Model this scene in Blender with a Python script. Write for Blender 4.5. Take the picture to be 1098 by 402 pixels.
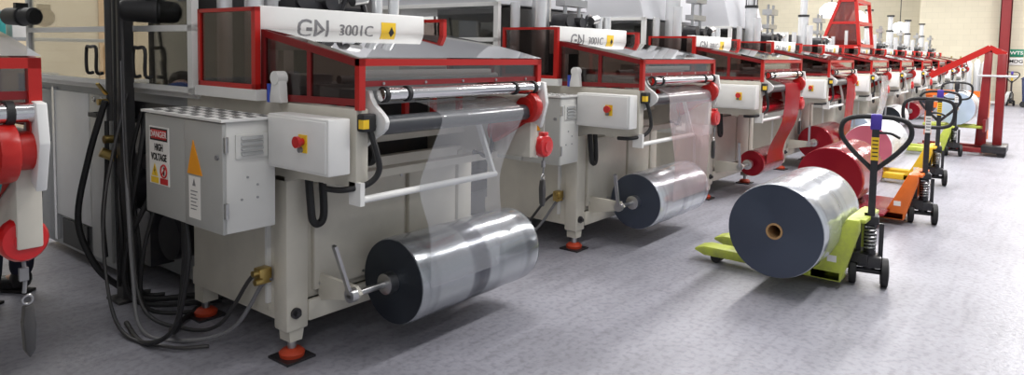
import bpy, bmesh, math, random
from mathutils import Vector, Matrix
random.seed(7)
R = math.radians
PI = math.pi
for o in list(bpy.data.objects):
    bpy.data.objects.remove(o)
scene = bpy.context.scene
C = scene.collection

# ---------------------------------------------------------------- camera
F, YAW, PITCH, ROLL, CY = 747.4, R(38.151), R(3.949), R(1.012), 106.57
fw = Vector((math.cos(PITCH) * math.cos(YAW), math.cos(PITCH) * math.sin(YAW), -math.sin(PITCH)))
rt = Vector((math.sin(YAW), -math.cos(YAW), 0))
up = rt.cross(fw)
r2 = rt * math.cos(ROLL) + up * math.sin(ROLL)
u2 = -rt * math.sin(ROLL) + up * math.cos(ROLL)
cd = bpy.data.cameras.new('camera')
cam = bpy.data.objects.new('camera', cd)
C.objects.link(cam)
cam.matrix_world = Matrix(((r2.x, u2.x, -fw.x, 0), (r2.y, u2.y, -fw.y, 0), (r2.z, u2.z, -fw.z, 1.6), (0, 0, 0, 1)))
cd.sensor_fit = 'HORIZONTAL'
cd.sensor_width = 36
cd.lens = F / 1098 * 36
cd.shift_y = (CY - 201) / 1098
cd.clip_end = 200
cd.clip_start = 0.05
scene.camera = cam

# ---------------------------------------------------------------- light
scene.view_settings.view_transform = 'Standard'
scene.view_settings.look = 'None'
scene.view_settings.gamma = 1
scene.view_settings.use_curve_mapping = False
scene.view_settings.exposure = 0.33
world = bpy.data.worlds.new('world')
scene.world = world
world.use_nodes = True
world.node_tree.nodes['Background'].inputs[0].default_value = (0.90, 0.94, 1.0, 1)
world.node_tree.nodes['Background'].inputs[1].default_value = 0.38

def area(x, y, z, sx, sy, power, col=(1, 0.98, 0.96)):
    l = bpy.data.lights.new('ceiling_or_fill_light', 'AREA')
    l.shape = 'RECTANGLE'
    l.size = sx
    l.size_y = sy
    l.energy = power
    l.color = col
    o = bpy.data.objects.new('ceiling_or_fill_light', l)
    o.location = (x, y, z)
    C.objects.link(o)
    return o
LAMPS = []
for ax, k in ((5.5, 0.75), (10.5, 1.1), (15.5, 1.2), (20.5, 1.2), (25.5, 1.2)):
    for ay, pw in ((-0.6, 240), (4.2, 180), (9.5, 150)):
        LAMPS.append((ax, ay))
        area(ax, ay, 5.93, 3.4, 0.5, pw * k)
for ax, ay, pw in ((0.5, 0.6, 50), (1.5, 10.5, 170), (-3.5, -3.5, 110), (30.2, 9.0, 140), (29.0, -1.5, 120)):  # off-grid lamps, most added as fill for dim spots and highlights
    LAMPS.append((ax, ay))
    area(ax, ay, 5.93, 3.4, 0.5, pw)

# ---------------------------------------------------------------- materials
def new_mat(name):
    m = bpy.data.materials.new(name)
    m.use_nodes = True
    return m, m.node_tree, m.node_tree.nodes['Principled BSDF']

def mat(name, col, rough=0.5, metal=0.0, wear=0.0, wcol=None, wscale=6.0, bump=0.0, bscale=60.0, coat=0.0):
    m, t, b = new_mat(name)
    b.inputs['Base Color'].default_value = (*col, 1)
    b.inputs['Roughness'].default_value = rough
    b.inputs['Metallic'].default_value = metal
    if coat:
        b.inputs['Coat Weight'].default_value = coat
        b.inputs['Coat Roughness'].default_value = 0.1
    tc = t.nodes.new('ShaderNodeTexCoord')
    if wear:
        n = t.nodes.new('ShaderNodeTexNoise')
        n.inputs['Scale'].default_value = wscale
        n.inputs['Detail'].default_value = 6
        n.inputs['Roughness'].default_value = 0.65
        t.links.new(tc.outputs['Object'], n.inputs['Vector'])
        r = t.nodes.new('ShaderNodeValToRGB')
        r.color_ramp.elements[0].position = 0.42
        r.color_ramp.elements[1].position = 0.75
        t.links.new(n.outputs['Fac'], r.inputs['Fac'])
        mx = t.nodes.new('ShaderNodeMix')
        mx.data_type = 'RGBA'
        mx.inputs[6].default_value = (*col, 1)
        mx.inputs[7].default_value = (*(wcol or [c * 0.6 for c in col]), 1)
        ml = t.nodes.new('ShaderNodeMath')
        ml.operation = 'MULTIPLY'
        ml.inputs[1].default_value = wear
        t.links.new(r.outputs['Color'], ml.inputs[0])
        t.links.new(ml.outputs[0], mx.inputs[0])
        t.links.new(mx.outputs[2], b.inputs['Base Color'])
    if bump:
        n2 = t.nodes.new('ShaderNodeTexNoise')
        n2.inputs['Scale'].default_value = bscale
        t.links.new(tc.outputs['Object'], n2.inputs['Vector'])
        bp = t.nodes.new('ShaderNodeBump')
        bp.inputs['Strength'].default_value = bump
        bp.inputs['Distance'].default_value = 0.01
        t.links.new(n2.outputs['Fac'], bp.inputs['Height'])
        t.links.new(bp.outputs[0], b.inputs['Normal'])
    return m

def clear(name, tint, gloss=0.05, milk=0.0, milkcol=(0.9, 0.92, 0.95), rough=0.03, wrinkle=0.0, sheen=1.4):
    m = bpy.data.materials.new(name)
    m.use_nodes = True
    t = m.node_tree
    t.nodes.clear()
    out = t.nodes.new('ShaderNodeOutputMaterial')
    tr = t.nodes.new('ShaderNodeBsdfTransparent')
    tr.inputs[0].default_value = (*tint, 1)
    gl = t.nodes.new('ShaderNodeBsdfGlossy')
    gl.inputs['Roughness'].default_value = rough
    fr = t.nodes.new('ShaderNodeLayerWeight')
    fr.inputs['Blend'].default_value = 0.5
    pw = t.nodes.new('ShaderNodeMath')
    pw.operation = 'POWER'
    pw.inputs[1].default_value = 5
    t.links.new(fr.outputs['Facing'], pw.inputs[0])
    ad = t.nodes.new('ShaderNodeMath')
    ad.operation = 'MULTIPLY_ADD'
    ad.use_clamp = True
    ad.inputs[1].default_value = sheen
    ad.inputs[2].default_value = gloss + 0.04
    t.links.new(pw.outputs[0], ad.inputs[0])
    mx = t.nodes.new('ShaderNodeMixShader')
    t.links.new(ad.outputs[0], mx.inputs[0])
    src = tr
    if milk:
        df = t.nodes.new('ShaderNodeBsdfDiffuse')
        df.inputs[0].default_value = (*milkcol, 1)
        m2 = t.nodes.new('ShaderNodeMixShader')
        m2.inputs[0].default_value = milk
        t.links.new(tr.outputs[0], m2.inputs[1])
        t.links.new(df.outputs[0], m2.inputs[2])
        src = m2
    t.links.new(src.outputs[0], mx.inputs[1])
    t.links.new(gl.outputs[0], mx.inputs[2])
    if wrinkle:
        tc = t.nodes.new('ShaderNodeTexCoord')
        mp = t.nodes.new('ShaderNodeMapping')
        mp.inputs['Scale'].default_value = (5, 1.2, 1.2)
        n = t.nodes.new('ShaderNodeTexNoise')
        n.inputs['Scale'].default_value = 3
        n.inputs['Detail'].default_value = 4
        t.links.new(tc.outputs['Object'], mp.inputs['Vector'])
        t.links.new(mp.outputs[0], n.inputs['Vector'])
        bp = t.nodes.new('ShaderNodeBump')
        bp.inputs['Strength'].default_value = wrinkle
        bp.inputs['Distance'].default_value = 0.05
        t.links.new(n.outputs['Fac'], bp.inputs['Height'])
        t.links.new(bp.outputs[0], gl.inputs['Normal'])
    t.links.new(mx.outputs[0], out.inputs[0])
    return m

def roll_side(name, c1, c2, metal=0.5, rough=0.16, wr=0.3, band=None):
    m, t, b = new_mat(name)
    tc = t.nodes.new('ShaderNodeTexCoord')
    mp = t.nodes.new('ShaderNodeMapping')
    mp.inputs['Scale'].default_value = (5.0, 0.12, 0.12)
    n = t.nodes.new('ShaderNodeTexNoise')
    n.inputs['Scale'].default_value = 1.0
    n.inputs['Detail'].default_value = 3
    t.links.new(tc.outputs['Object'], mp.inputs['Vector'])
    t.links.new(mp.outputs[0], n.inputs['Vector'])
    r = t.nodes.new('ShaderNodeValToRGB')
    r.color_ramp.elements[0].position = 0.38
    r.color_ramp.elements[0].color = (*c2, 1)
    r.color_ramp.elements[1].position = 0.5
    r.color_ramp.elements[1].color = (*c1, 1)
    t.links.new(n.outputs['Fac'], r.inputs['Fac'])
    t.links.new(r.outputs[0], b.inputs['Base Color'])
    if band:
        # a darker band across the roll's side colour
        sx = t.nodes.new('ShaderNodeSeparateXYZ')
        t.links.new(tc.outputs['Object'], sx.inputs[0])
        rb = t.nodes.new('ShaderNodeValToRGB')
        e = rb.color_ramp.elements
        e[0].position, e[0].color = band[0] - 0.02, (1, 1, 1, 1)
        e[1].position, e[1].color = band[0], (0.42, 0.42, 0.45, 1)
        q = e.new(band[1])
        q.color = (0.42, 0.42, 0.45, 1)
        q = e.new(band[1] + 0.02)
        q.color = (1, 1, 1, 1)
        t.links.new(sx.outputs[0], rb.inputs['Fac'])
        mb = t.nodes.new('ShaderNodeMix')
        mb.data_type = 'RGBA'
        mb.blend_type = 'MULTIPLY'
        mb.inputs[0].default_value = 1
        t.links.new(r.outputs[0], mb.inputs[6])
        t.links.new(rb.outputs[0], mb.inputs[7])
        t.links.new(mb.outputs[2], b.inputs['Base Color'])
    b.inputs['Metallic'].default_value = metal
    b.inputs['Roughness'].default_value = rough
    mp2 = t.nodes.new('ShaderNodeMapping')
    mp2.inputs['Scale'].default_value = (1.2, 7, 7)
    t.links.new(tc.outputs['Object'], mp2.inputs['Vector'])
    n2 = t.nodes.new('ShaderNodeTexNoise')
    n2.inputs['Scale'].default_value = 2.5
    n2.inputs['Detail'].default_value = 5
    t.links.new(mp2.outputs[0], n2.inputs['Vector'])
    bp = t.nodes.new('ShaderNodeBump')
    bp.inputs['Strength'].default_value = wr
    bp.inputs['Distance'].default_value = 0.03
    t.links.new(n2.outputs['Fac'], bp.inputs['Height'])
    t.links.new(bp.outputs[0], b.inputs['Normal'])
    return m

def roll_face(name, col, metal=0.35, rough=0.38):
    m, t, b = new_mat(name)
    b.inputs['Base Color'].default_value = (*col, 1)
    b.inputs['Metallic'].default_value = metal
    b.inputs['Roughness'].default_value = rough
    b.inputs['Anisotropic'].default_value = 0.85
    tg = t.nodes.new('ShaderNodeTangent')
    tg.direction_type = 'RADIAL'
    tg.axis = 'X'
    t.links.new(tg.outputs[0], b.inputs['Tangent'])
    return m

M = {}
M['cream'] = mat('cream_paint', (0.62, 0.59, 0.51), 0.42, wear=0.4, wcol=(0.42, 0.40, 0.35), wscale=3.0)
M['white'] = mat('white_paint', (0.76, 0.76, 0.74), 0.4, wear=0.15, wscale=4)
M['grey'] = mat('grey_paint', (0.33, 0.34, 0.34), 0.45, wear=0.3, wscale=4)
M['cabinet'] = mat('cabinet_grey_paint', (0.40, 0.405, 0.39), 0.38, wear=0.15, wscale=3)
M['cablite'] = mat('cabinet_cream_paint', (0.66, 0.66, 0.63), 0.4, wear=0.1, wscale=5)
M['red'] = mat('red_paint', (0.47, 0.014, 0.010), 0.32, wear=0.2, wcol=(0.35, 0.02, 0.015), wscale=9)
M['maroon'] = mat('dark_or_shaded_red_paint', (0.22, 0.010, 0.012), 0.35, wear=0.2, wscale=9)  # dark red parts, and the hood's red with shade put in
M['redplastic'] = mat('red_plastic', (0.55, 0.010, 0.012), 0.28, coat=0.3)
M['steel'] = mat('steel', (0.55, 0.55, 0.55), 0.3, 1.0, wear=0.3, wscale=12)
M['chrome'] = mat('chrome', (0.80, 0.80, 0.80), 0.1, 1.0)
M['alu'] = mat('aluminium', (0.78, 0.79, 0.80), 0.25, 0.5)
M['black'] = mat('black_rubber', (0.014, 0.014, 0.015), 0.55)
M['blackpaint'] = mat('black_paint', (0.018, 0.018, 0.022), 0.35, wear=0.3, wcol=(0.08, 0.07, 0.065), wscale=15)
M['charcoal'] = mat('charcoal_steel', (0.045, 0.045, 0.048), 0.5, wear=0.4, wcol=(0.09, 0.075, 0.06), wscale=6)
M['rubber'] = mat('dark_roller_rubber', (0.045, 0.048, 0.055), 0.35)
M['yellow'] = mat('yellow_sticker', (0.85, 0.55, 0.02), 0.5)
M['orange'] = mat('orange_sticker', (0.85, 0.33, 0.01), 0.5)
M['redsticker'] = mat('red_sticker', (0.55, 0.02, 0.02), 0.5)
M['ink'] = mat('black_ink', (0.012, 0.012, 0.012), 0.6)
M['inkgrey'] = mat('grey_lettering', (0.20, 0.20, 0.21), 0.5)
M['paper'] = mat('white_sticker', (0.80, 0.79, 0.76), 0.6)
M['footred'] = mat('orange_red_foot', (0.55, 0.06, 0.02), 0.5, wear=0.4, wscale=20)
M['brass'] = mat('brass', (0.55, 0.40, 0.14), 0.35, 1.0)
M['teal'] = mat('teal_plastic', (0.03, 0.33, 0.32), 0.5)
M['blue'] = mat('blue_plastic', (0.03, 0.07, 0.42), 0.45)
M['lime'] = mat('lime_paint', (0.52, 0.60, 0.08), 0.45, wear=0.6, wcol=(0.26, 0.27, 0.12), wscale=11)
M['truckorange'] = mat('orange_paint', (0.80, 0.17, 0.02), 0.4, wear=0.3, wscale=11)
M['truckyellow'] = mat('yellow_paint', (0.82, 0.50, 0.02), 0.4, wear=0.3, wscale=11)
M['truckwhite'] = mat('pale_grey_paint', (0.6, 0.6, 0.58), 0.4, wear=0.3, wscale=11)
M['purple'] = mat('violet_plastic', (0.07, 0.04, 0.35), 0.4)
M['card'] = mat('cardboard', (0.42, 0.25, 0.11), 0.8)
M['smoke'] = clear('smoked_polycarbonate', (0.52, 0.46, 0.44), 0.03)
M['clear'] = clear('clear_polycarbonate', (0.86, 0.86, 0.84), 0.05)
M['roof'] = clear('clear_roof_sheet', (0.82, 0.83, 0.85), 0.42, 0.38, (0.92, 0.92, 0.94), rough=0.05)  # milky white mixed in stands for bright reflections on the clear sheet
M['film'] = clear('clear_film', (0.92, 0.93, 0.94), 0.04, 0.20, (0.72, 0.73, 0.76), rough=0.12, wrinkle=0.08)
M['filmpinkrefl'] = clear('clear_film_pink_reflection', (0.92, 0.84, 0.85), 0.05, 0.30, (0.78, 0.68, 0.70), rough=0.12, wrinkle=0.12)  # clear film with its pink reflections put into the tint
M['filmred'] = clear('red_film', (0.5, 0.01, 0.02), 0.01, 0.86, (0.34, 0.004, 0.012), rough=0.12, wrinkle=0.35, sheen=0.5)
M['cagesheet'] = clear('red_tinted_sheet', (0.5, 0.28, 0.25), 0.03, 0.35, (0.22, 0.03, 0.025))
M['filmwhite'] = clear('milky_film', (0.9, 0.9, 0.92), 0.10, 0.55, rough=0.1, wrinkle=0.8)
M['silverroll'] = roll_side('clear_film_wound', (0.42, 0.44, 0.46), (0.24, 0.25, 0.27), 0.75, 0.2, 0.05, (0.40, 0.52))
M['palewrap'] = roll_side('clear_film_wound_pale', (0.60, 0.63, 0.67), (0.36, 0.39, 0.43), 0.6, 0.2, 0.12)
M['redroll'] = roll_side('red_film_wound', (0.28, 0.006, 0.018), (0.20, 0.005, 0.013), 0.25, 0.18, 0.25)
M['whiteroll'] = roll_side('milky_film_wound', (0.80, 0.82, 0.85), (0.66, 0.69, 0.73), 0.15, 0.25, 0.8)
M['navyface'] = roll_face('navy_roll_end', (0.075, 0.09, 0.125), 0.6, 0.3)
M['darkface'] = roll_face('dark_roll_end', (0.022, 0.028, 0.038))
M['redface'] = roll_face('red_roll_end', (0.30, 0.006, 0.018), 0.5, 0.3)
M['pinkface'] = roll_face('pink_roll_end', (0.62, 0.16, 0.22))
M['blueface'] = roll_face('pale_blue_roll_end', (0.50, 0.60, 0.74), 0.1, 0.5)
M['bluebin'] = mat('dark_blue_plastic', (0.02, 0.03, 0.09), 0.5)
M['navy'] = mat('navy_cloth', (0.012, 0.014, 0.035), 0.9)
M['skin'] = mat('skin', (0.55, 0.32, 0.23), 0.55)
M['hair'] = mat('brown_hair', (0.04, 0.025, 0.015), 0.7)
M['boot'] = mat('black_leather', (0.015, 0.014, 0.014), 0.5)
M['shirtblue'] = mat('blue_cloth', (0.03, 0.09, 0.38), 0.85)
M['wallgreen'] = mat('green_board', (0.01, 0.22, 0.12), 0.5)
M['cover'] = mat('white_dust_sheet', (0.60, 0.61, 0.64), 0.7, wear=0.15, wscale=1.0)

def emis(name, col, s):
    m = bpy.data.materials.new(name)
    m.use_nodes = True
    b = m.node_tree.nodes['Principled BSDF']
    b.inputs['Emission Color'].default_value = (*col, 1)
    b.inputs['Emission Strength'].default_value = s
    return m
M['tube'] = emis('fluorescent_tube', (1, 0.98, 0.95), 2.5)
M['lampshade'] = emis('lit_lamp_shade', (1, 1, 1), 1.2)

def floor_mat():
    m, t, b = new_mat('painted_concrete')
    tc = t.nodes.new('ShaderNodeTexCoord')
    n = t.nodes.new('ShaderNodeTexNoise')
    n.inputs['Scale'].default_value = 0.9
    n.inputs['Detail'].default_value = 9
    n.inputs['Roughness'].default_value = 0.7
    t.links.new(tc.outputs['Object'], n.inputs['Vector'])
    r = t.nodes.new('ShaderNodeValToRGB')
    r.color_ramp.elements[0].position = 0.3
    r.color_ramp.elements[0].color = (0.235, 0.235, 0.27, 1)
    r.color_ramp.elements[1].position = 0.7
    r.color_ramp.elements[1].color = (0.36, 0.36, 0.41, 1)
    t.links.new(n.outputs['Fac'], r.inputs['Fac'])
    n2 = t.nodes.new('ShaderNodeTexNoise')
    n2.inputs['Scale'].default_value = 28
    n2.inputs['Detail'].default_value = 5
    t.links.new(tc.outputs['Object'], n2.inputs['Vector'])
    r2_ = t.nodes.new('ShaderNodeValToRGB')
    r2_.color_ramp.elements[0].position = 0.36
    r2_.color_ramp.elements[0].color = (0.62, 0.62, 0.62, 1)
    r2_.color_ramp.elements[1].position = 0.52
    r2_.color_ramp.elements[1].color = (1, 1, 1, 1)
    t.links.new(n2.outputs['Fac'], r2_.inputs['Fac'])
    mx = t.nodes.new('ShaderNodeMix')
    mx.data_type = 'RGBA'
    mx.blend_type = 'MULTIPLY'
    mx.inputs[0].default_value = 0.55
    t.links.new(r.outputs[0], mx.inputs[6])
    t.links.new(r2_.outputs[0], mx.inputs[7])
    # long scuffs
    mp = t.nodes.new('ShaderNodeMapping')
    mp.inputs['Rotation'].default_value = (0, 0, R(25))
    mp.inputs['Scale'].default_value = (0.8, 7, 1)
    t.links.new(tc.outputs['Object'], mp.inputs['Vector'])
    n3 = t.nodes.new('ShaderNodeTexNoise')
    n3.inputs['Scale'].default_value = 1.6
    n3.inputs['Detail'].default_value = 6
    t.links.new(mp.outputs[0], n3.inputs['Vector'])
    r3 = t.nodes.new('ShaderNodeValToRGB')
    r3.color_ramp.elements[0].position = 0.34
    r3.color_ramp.elements[0].color = (0.72, 0.72, 0.72, 1)
    r3.color_ramp.elements[1].position = 0.5
    r3.color_ramp.elements[1].color = (1, 1, 1, 1)
    t.links.new(n3.outputs['Fac'], r3.inputs['Fac'])
    mx2 = t.nodes.new('ShaderNodeMix')
    mx2.data_type = 'RGBA'
    mx2.blend_type = 'MULTIPLY'
    mx2.inputs[0].default_value = 0.5
    t.links.new(mx.outputs[2], mx2.inputs[6])
    t.links.new(r3.outputs[0], mx2.inputs[7])
    t.links.new(mx2.outputs[2], b.inputs['Base Color'])
    b.inputs['Roughness'].default_value = 0.42
    bp = t.nodes.new('ShaderNodeBump')
    bp.inputs['Strength'].default_value = 0.25
    bp.inputs['Distance'].default_value = 0.01
    t.links.new(n2.outputs['Fac'], bp.inputs['Height'])
    t.links.new(bp.outputs[0], b.inputs['Normal'])
    return m
M['floor'] = floor_mat()

def block_mat(name, c1, c2, axis):
    m, t, b = new_mat(name)
    tc = t.nodes.new('ShaderNodeTexCoord')
    sp = t.nodes.new('ShaderNodeSeparateXYZ')
    cb = t.nodes.new('ShaderNodeCombineXYZ')
    t.links.new(tc.outputs['Object'], sp.inputs[0])
    t.links.new(sp.outputs[axis], cb.inputs[0])
    t.links.new(sp.outputs[2], cb.inputs[1])
    br = t.nodes.new('ShaderNodeTexBrick')
    br.inputs['Scale'].default_value = 1.0
    br.inputs['Brick Width'].default_value = 0.42
    br.inputs['Row Height'].default_value = 0.21
    br.inputs['Mortar Size'].default_value = 0.006
    br.inputs['Color1'].default_value = (*c1, 1)
    br.inputs['Color2'].default_value = (*[c * 0.95 for c in c1], 1)
    br.inputs['Mortar'].default_value = (*c2, 1)
    t.links.new(cb.outputs[0], br.inputs['Vector'])
    n = t.nodes.new('ShaderNodeTexNoise')
    n.inputs['Scale'].default_value = 0.7
    n.inputs['Detail'].default_value = 5
    t.links.new(tc.outputs['Object'], n.inputs['Vector'])
    mx = t.nodes.new('ShaderNodeMix')
    mx.data_type = 'RGBA'
    mx.blend_type = 'MULTIPLY'
    mx.inputs[0].default_value = 0.2
    t.links.new(br.outputs['Color'], mx.inputs[6])
    t.links.new(n.outputs['Fac'], mx.inputs[7])
    t.links.new(mx.outputs[2], b.inputs['Base Color'])
    b.inputs['Roughness'].default_value = 0.75
    return m
M['block_x'] = block_mat('beige_blockwork', (0.76, 0.70, 0.54), (0.62, 0.57, 0.43), 0)
M['block_y'] = block_mat('beige_blockwork_end', (0.76, 0.70, 0.54), (0.66, 0.61, 0.47), 1)
M['ceil'] = mat('ceiling_panel', (0.75, 0.75, 0.74), 0.8)
M['whitewall'] = mat('white_cladding', (0.82, 0.83, 0.84), 0.6, wear=0.1, wscale=1.0)

# ---------------------------------------------------------------- mesh helpers
def frame(d):
    d = d.normalized()
    a = Vector((0, 0, 1)) if abs(d.z) < 0.9 else Vector((1, 0, 0))
    u = d.cross(a).normalized()
    return u, d.cross(u).normalized()

class MB:
    def __init__(s):
        s.bm = bmesh.new()
    def box(s, x0, x1, y0, y1, z0, z1, bev=0.0):
        v = [s.bm.verts.new((x, y, z)) for x in (x0, x1) for y in (y0, y1) for z in (z0, z1)]
        fs = [s.bm.faces.new([v[i] for i in q]) for q in ((0, 1, 3, 2), (4, 6, 7, 5), (0, 4, 5, 1), (2, 3, 7, 6), (0, 2, 6, 4), (1, 5, 7, 3))]
        if bev:
            es = list({e for f in fs for e in f.edges})
            bmesh.ops.bevel(s.bm, geom=es, offset=bev, segments=2, profile=0.5, affect='EDGES')
        return s
    def ring(s, c, u, v, r, n):
        return [s.bm.verts.new(c + u * (r * math.cos(2 * PI * k / n)) + v * (r * math.sin(2 * PI * k / n))) for k in range(n)]
    def skin(s, rings, cap=True, closed=False):
        n = len(rings[0])
        m = len(rings)
        for i in range(m if closed else m - 1):
            A, B = rings[i], rings[(i + 1) % m]
            for k in range(n):
                s.bm.faces.new((A[k], A[(k + 1) % n], B[(k + 1) % n], B[k]))
        if cap and not closed:
            s.bm.faces.new(rings[0][::-1])
            s.bm.faces.new(rings[-1])
        return s
    def lathe(s, p0, d, prof, n=24, cap=True):
        p0 = Vector(p0)
        d = Vector(d).normalized()
        u, v = frame(d)
        return s.skin([s.ring(p0 + d * h, u, v, max(r, 1e-4), n) for h, r in prof], cap)
    def cyl(s, p0, p1, r, n=20, r1=None):
        p0, p1 = Vector(p0), Vector(p1)
        d = p1 - p0
        return s.lathe(p0, d, [(0, r), (d.length, r if r1 is None else r1)], n)
    def hollow(s, p0, p1, r, ri, n=32):
        p0, p1 = Vector(p0), Vector(p1)
        d = p1 - p0
        L = d.length
        u, v = frame(d)
        d = d.normalized()
        rings = [s.ring(p0 + d * h, u, v, q, n) for h, q in ((0, ri), (0, r), (L, r), (L, ri))]
        return s.skin(rings, False, True)
    def tube(s, pts, r, n=8, sub=6, smooth=True, closed=False):
        P = [Vector(p) for p in pts]
        if smooth and len(P) > 2:
            Q = []
            m = len(P)
            for i in range(m if closed else m - 1):
                if closed:
                    a, b, c, d = P[(i - 1) % m], P[i], P[(i + 1) % m], P[(i + 2) % m]
                else:
                    a, b, c, d = P[max(i - 1, 0)], P[i], P[i + 1], P[min(i + 2, m - 1)]
                for k in range(sub):
                    t = k / sub
                    Q.append(0.5 * ((2 * b) + (c - a) * t + (2 * a - 5 * b + 4 * c - d) * t * t + (3 * b - a - 3 * c + d) * t ** 3))
            if not closed:
                Q.append(P[-1])
            P = Q
        m = len(P)
        rings = []
        u = None
        for i in range(m):
            if closed:
                d = P[(i + 1) % m] - P[i - 1]
            else:
                d = P[min(i + 1, m - 1)] - P[max(i - 1, 0)]
            d.normalize()
            if u is None:
                u, v = frame(d)
            else:
                u = (u - d * u.dot(d)).normalized()
                v = d.cross(u)
            rings.append(s.ring(P[i], u, v, r, n))
        return s.skin(rings, True, closed)
    def prism(s, poly, ax, lo, hi, bev=0.0):
        # poly: 2-D points in the two other axes, extruded along axis ax
        def mk(p, h):
            q = list(p)
            q.insert(ax, h)
            return s.bm.verts.new(q)
        A = [mk(p, lo) for p in poly]
        B = [mk(p, hi) for p in poly]
        n = len(poly)
        fs = [s.bm.faces.new(A[::-1]), s.bm.faces.new(B)]
        for k in range(n):
            fs.append(s.bm.faces.new((A[k], A[(k + 1) % n], B[(k + 1) % n], B[k])))
        if bev:
            es = list({e for f in fs for e in f.edges})
            bmesh.ops.bevel(s.bm, geom=es, offset=bev, segments=2, profile=0.5, affect='EDGES')
        return s
    def bar(s, p0, p1, w, h=None, roll=0.0):
        p0, p1 = Vector(p0), Vector(p1)
        h = h or w
        d = (p1 - p0).normalized()
        u, v = frame(d)
        R_ = []
        for p in (p0, p1):
            R_.append([s.bm.verts.new(p + u * (a * w / 2) + v * (b * h / 2)) for a, b in ((-1, -1), (1, -1), (1, 1), (-1, 1))])
        return s.skin(R_)
    def grid(s, fn, nu, nv):
        V = [[s.bm.verts.new(fn(i / nu, j / nv)) for j in range(nv + 1)] for i in range(nu + 1)]
        for i in range(nu):
            for j in range(nv):
                s.bm.faces.new((V[i][j], V[i + 1][j], V[i + 1][j + 1], V[i][j + 1]))
        return s
    def ball(s, c, r, n=14, sc=(1, 1, 1)):
        mtx = Matrix.Translation(Vector(c)) @ Matrix.Diagonal((*sc, 1))
        bmesh.ops.create_uvsphere(s.bm, u_segments=n, v_segments=max(6, n // 2), radius=r, matrix=mtx)
        return s
    def torus(s, c, ax, Rr, r, n=28, k=8):
        c, ax = Vector(c), Vector(ax).normalized()
        u, v = frame(ax)
        rings = []
        for i in range(n):
            t = 2 * PI * i / n
            e = u * math.cos(t) + v * math.sin(t)
            rings.append([s.bm.verts.new(c + e * (Rr + r * math.cos(2 * PI * j / k)) + ax * (r * math.sin(2 * PI * j / k))) for j in range(k)])
        return s.skin(rings, False, True)
    def build(s, name, m, parent=None, label=None, smooth=True):
        bmesh.ops.recalc_face_normals(s.bm, faces=s.bm.faces)
        me = bpy.data.meshes.new(name)
        s.bm.to_mesh(me)
        s.bm.free()
        if smooth:
            me.polygons.foreach_set('use_smooth', [True] * len(me.polygons))
            me.set_sharp_from_angle(angle=R(38))
        me.materials.append(M[m] if isinstance(m, str) else m)
        o = bpy.data.objects.new(name, me)
        C.objects.link(o)
        if parent:
            o.parent = parent
        if label:
            o['label'] = label
        return o

def merge(o, mb, m):
    # adds the shapes of mb to the mesh of o in a second material
    k = len(o.data.materials)
    o.data.materials.append(M[m])
    bmesh.ops.recalc_face_normals(mb.bm, faces=mb.bm.faces)
    for f in mb.bm.faces:
        f.material_index = k
    mb.bm.from_mesh(o.data)
    mb.bm.to_mesh(o.data)
    mb.bm.free()
    return o

def tag(o, label, cat, group=None, kind=None):
    o['label'] = label
    o['category'] = cat
    if group:
        o['group'] = group
    if kind:
        o['kind'] = kind
    return o

def thing(name, label, cat, loc=(0, 0, 0), rz=0.0, group=None):
    o = bpy.data.objects.new(name, None)
    o.empty_display_size = 0.1
    C.objects.link(o)
    o.location = loc
    o.rotation_euler = (0, 0, rz)
    return tag(o, label, cat, group)

def struct(name, mb, m):
    o = mb.build(name, m)
    o['kind'] = 'structure'
    return o

KIDS = {}
def copy_tree(o, parent=None, skip=()):
    c = o.copy()
    C.objects.link(c)
    if parent:
        c.parent = parent
    for ch in list(o.children):
        if ch.name.split('.')[0] in skip:
            continue
        copy_tree(ch, c, skip)
    return c

def text(name, body, size, m, parent, loc, rot, ext=0.001, shear=0.0, sx=1.0, align='CENTER', label=None, bold=0.0):
    cu = bpy.data.curves.new(name, 'FONT')
    cu.body = body
    cu.size = size
    cu.extrude = ext
    cu.shear = shear
    cu.offset = bold
    cu.align_x = align
    cu.align_y = 'CENTER'
    cu.resolution_u = 3
    tmp = bpy.data.objects.new(name, cu)
    C.objects.link(tmp)
    bpy.context.view_layer.update()
    me = bpy.data.meshes.new_from_object(tmp.evaluated_get(bpy.context.evaluated_depsgraph_get()))
    bpy.data.objects.remove(tmp)
    bpy.data.curves.remove(cu)
    me.name = name
    me.materials.clear()
    me.materials.append(M[m])
    o = bpy.data.objects.new(name, me)
    C.objects.link(o)
    o.location = loc
    o.rotation_euler = rot
    o.scale = (sx, 1, 1)
    if parent:
        o.parent = parent
    if label:
        o['label'] = label
    return o

# ---------------------------------------------------------------- the hall
struct('floor', MB().box(-6, 34.2, -8, 14.4, -0.2, 0), 'floor')
struct('wall_end', MB().box(31, 31.3, -8, 4.4, 0, 6.2), 'block_y')
struct('wall_back', MB().box(33.6, 33.9, 4.4, 14.4, 0, 6.2), 'block_y')
struct('wall_return', MB().box(31.3, 33.6, 4.1, 4.4, 0, 6.2), 'block_x')
struct('wall_side', MB().box(-6, 11.5, 14.0, 14.3, 0, 6.2), 'block_x')
struct('wall_side_white', MB().box(11.5, 33.6, 14.0, 14.3, 0, 6.2), 'whitewall')
struct('ceiling', MB().box(-6, 34.2, -8, 14.4, 6.2, 6.4), 'ceil')
for i, (lx, ly) in enumerate(LAMPS):  # includes housings made up for the added fill lamps
    f = thing('ceiling_or_fill_lamp', 'long fluorescent lamp on the ceiling above the hall', 'lamp', (lx, ly, 6.2), group='ceiling lamps')
    MB().box(-1.7, 1.7, -0.28, 0.28, -0.09, 0).build('housing', 'white', f)
    for q in (-0.12, 0.12):
        MB().cyl((-1.65, q, -0.13), (1.65, q, -0.13), 0.018, 10).build('tube', 'tube', f)

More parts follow.
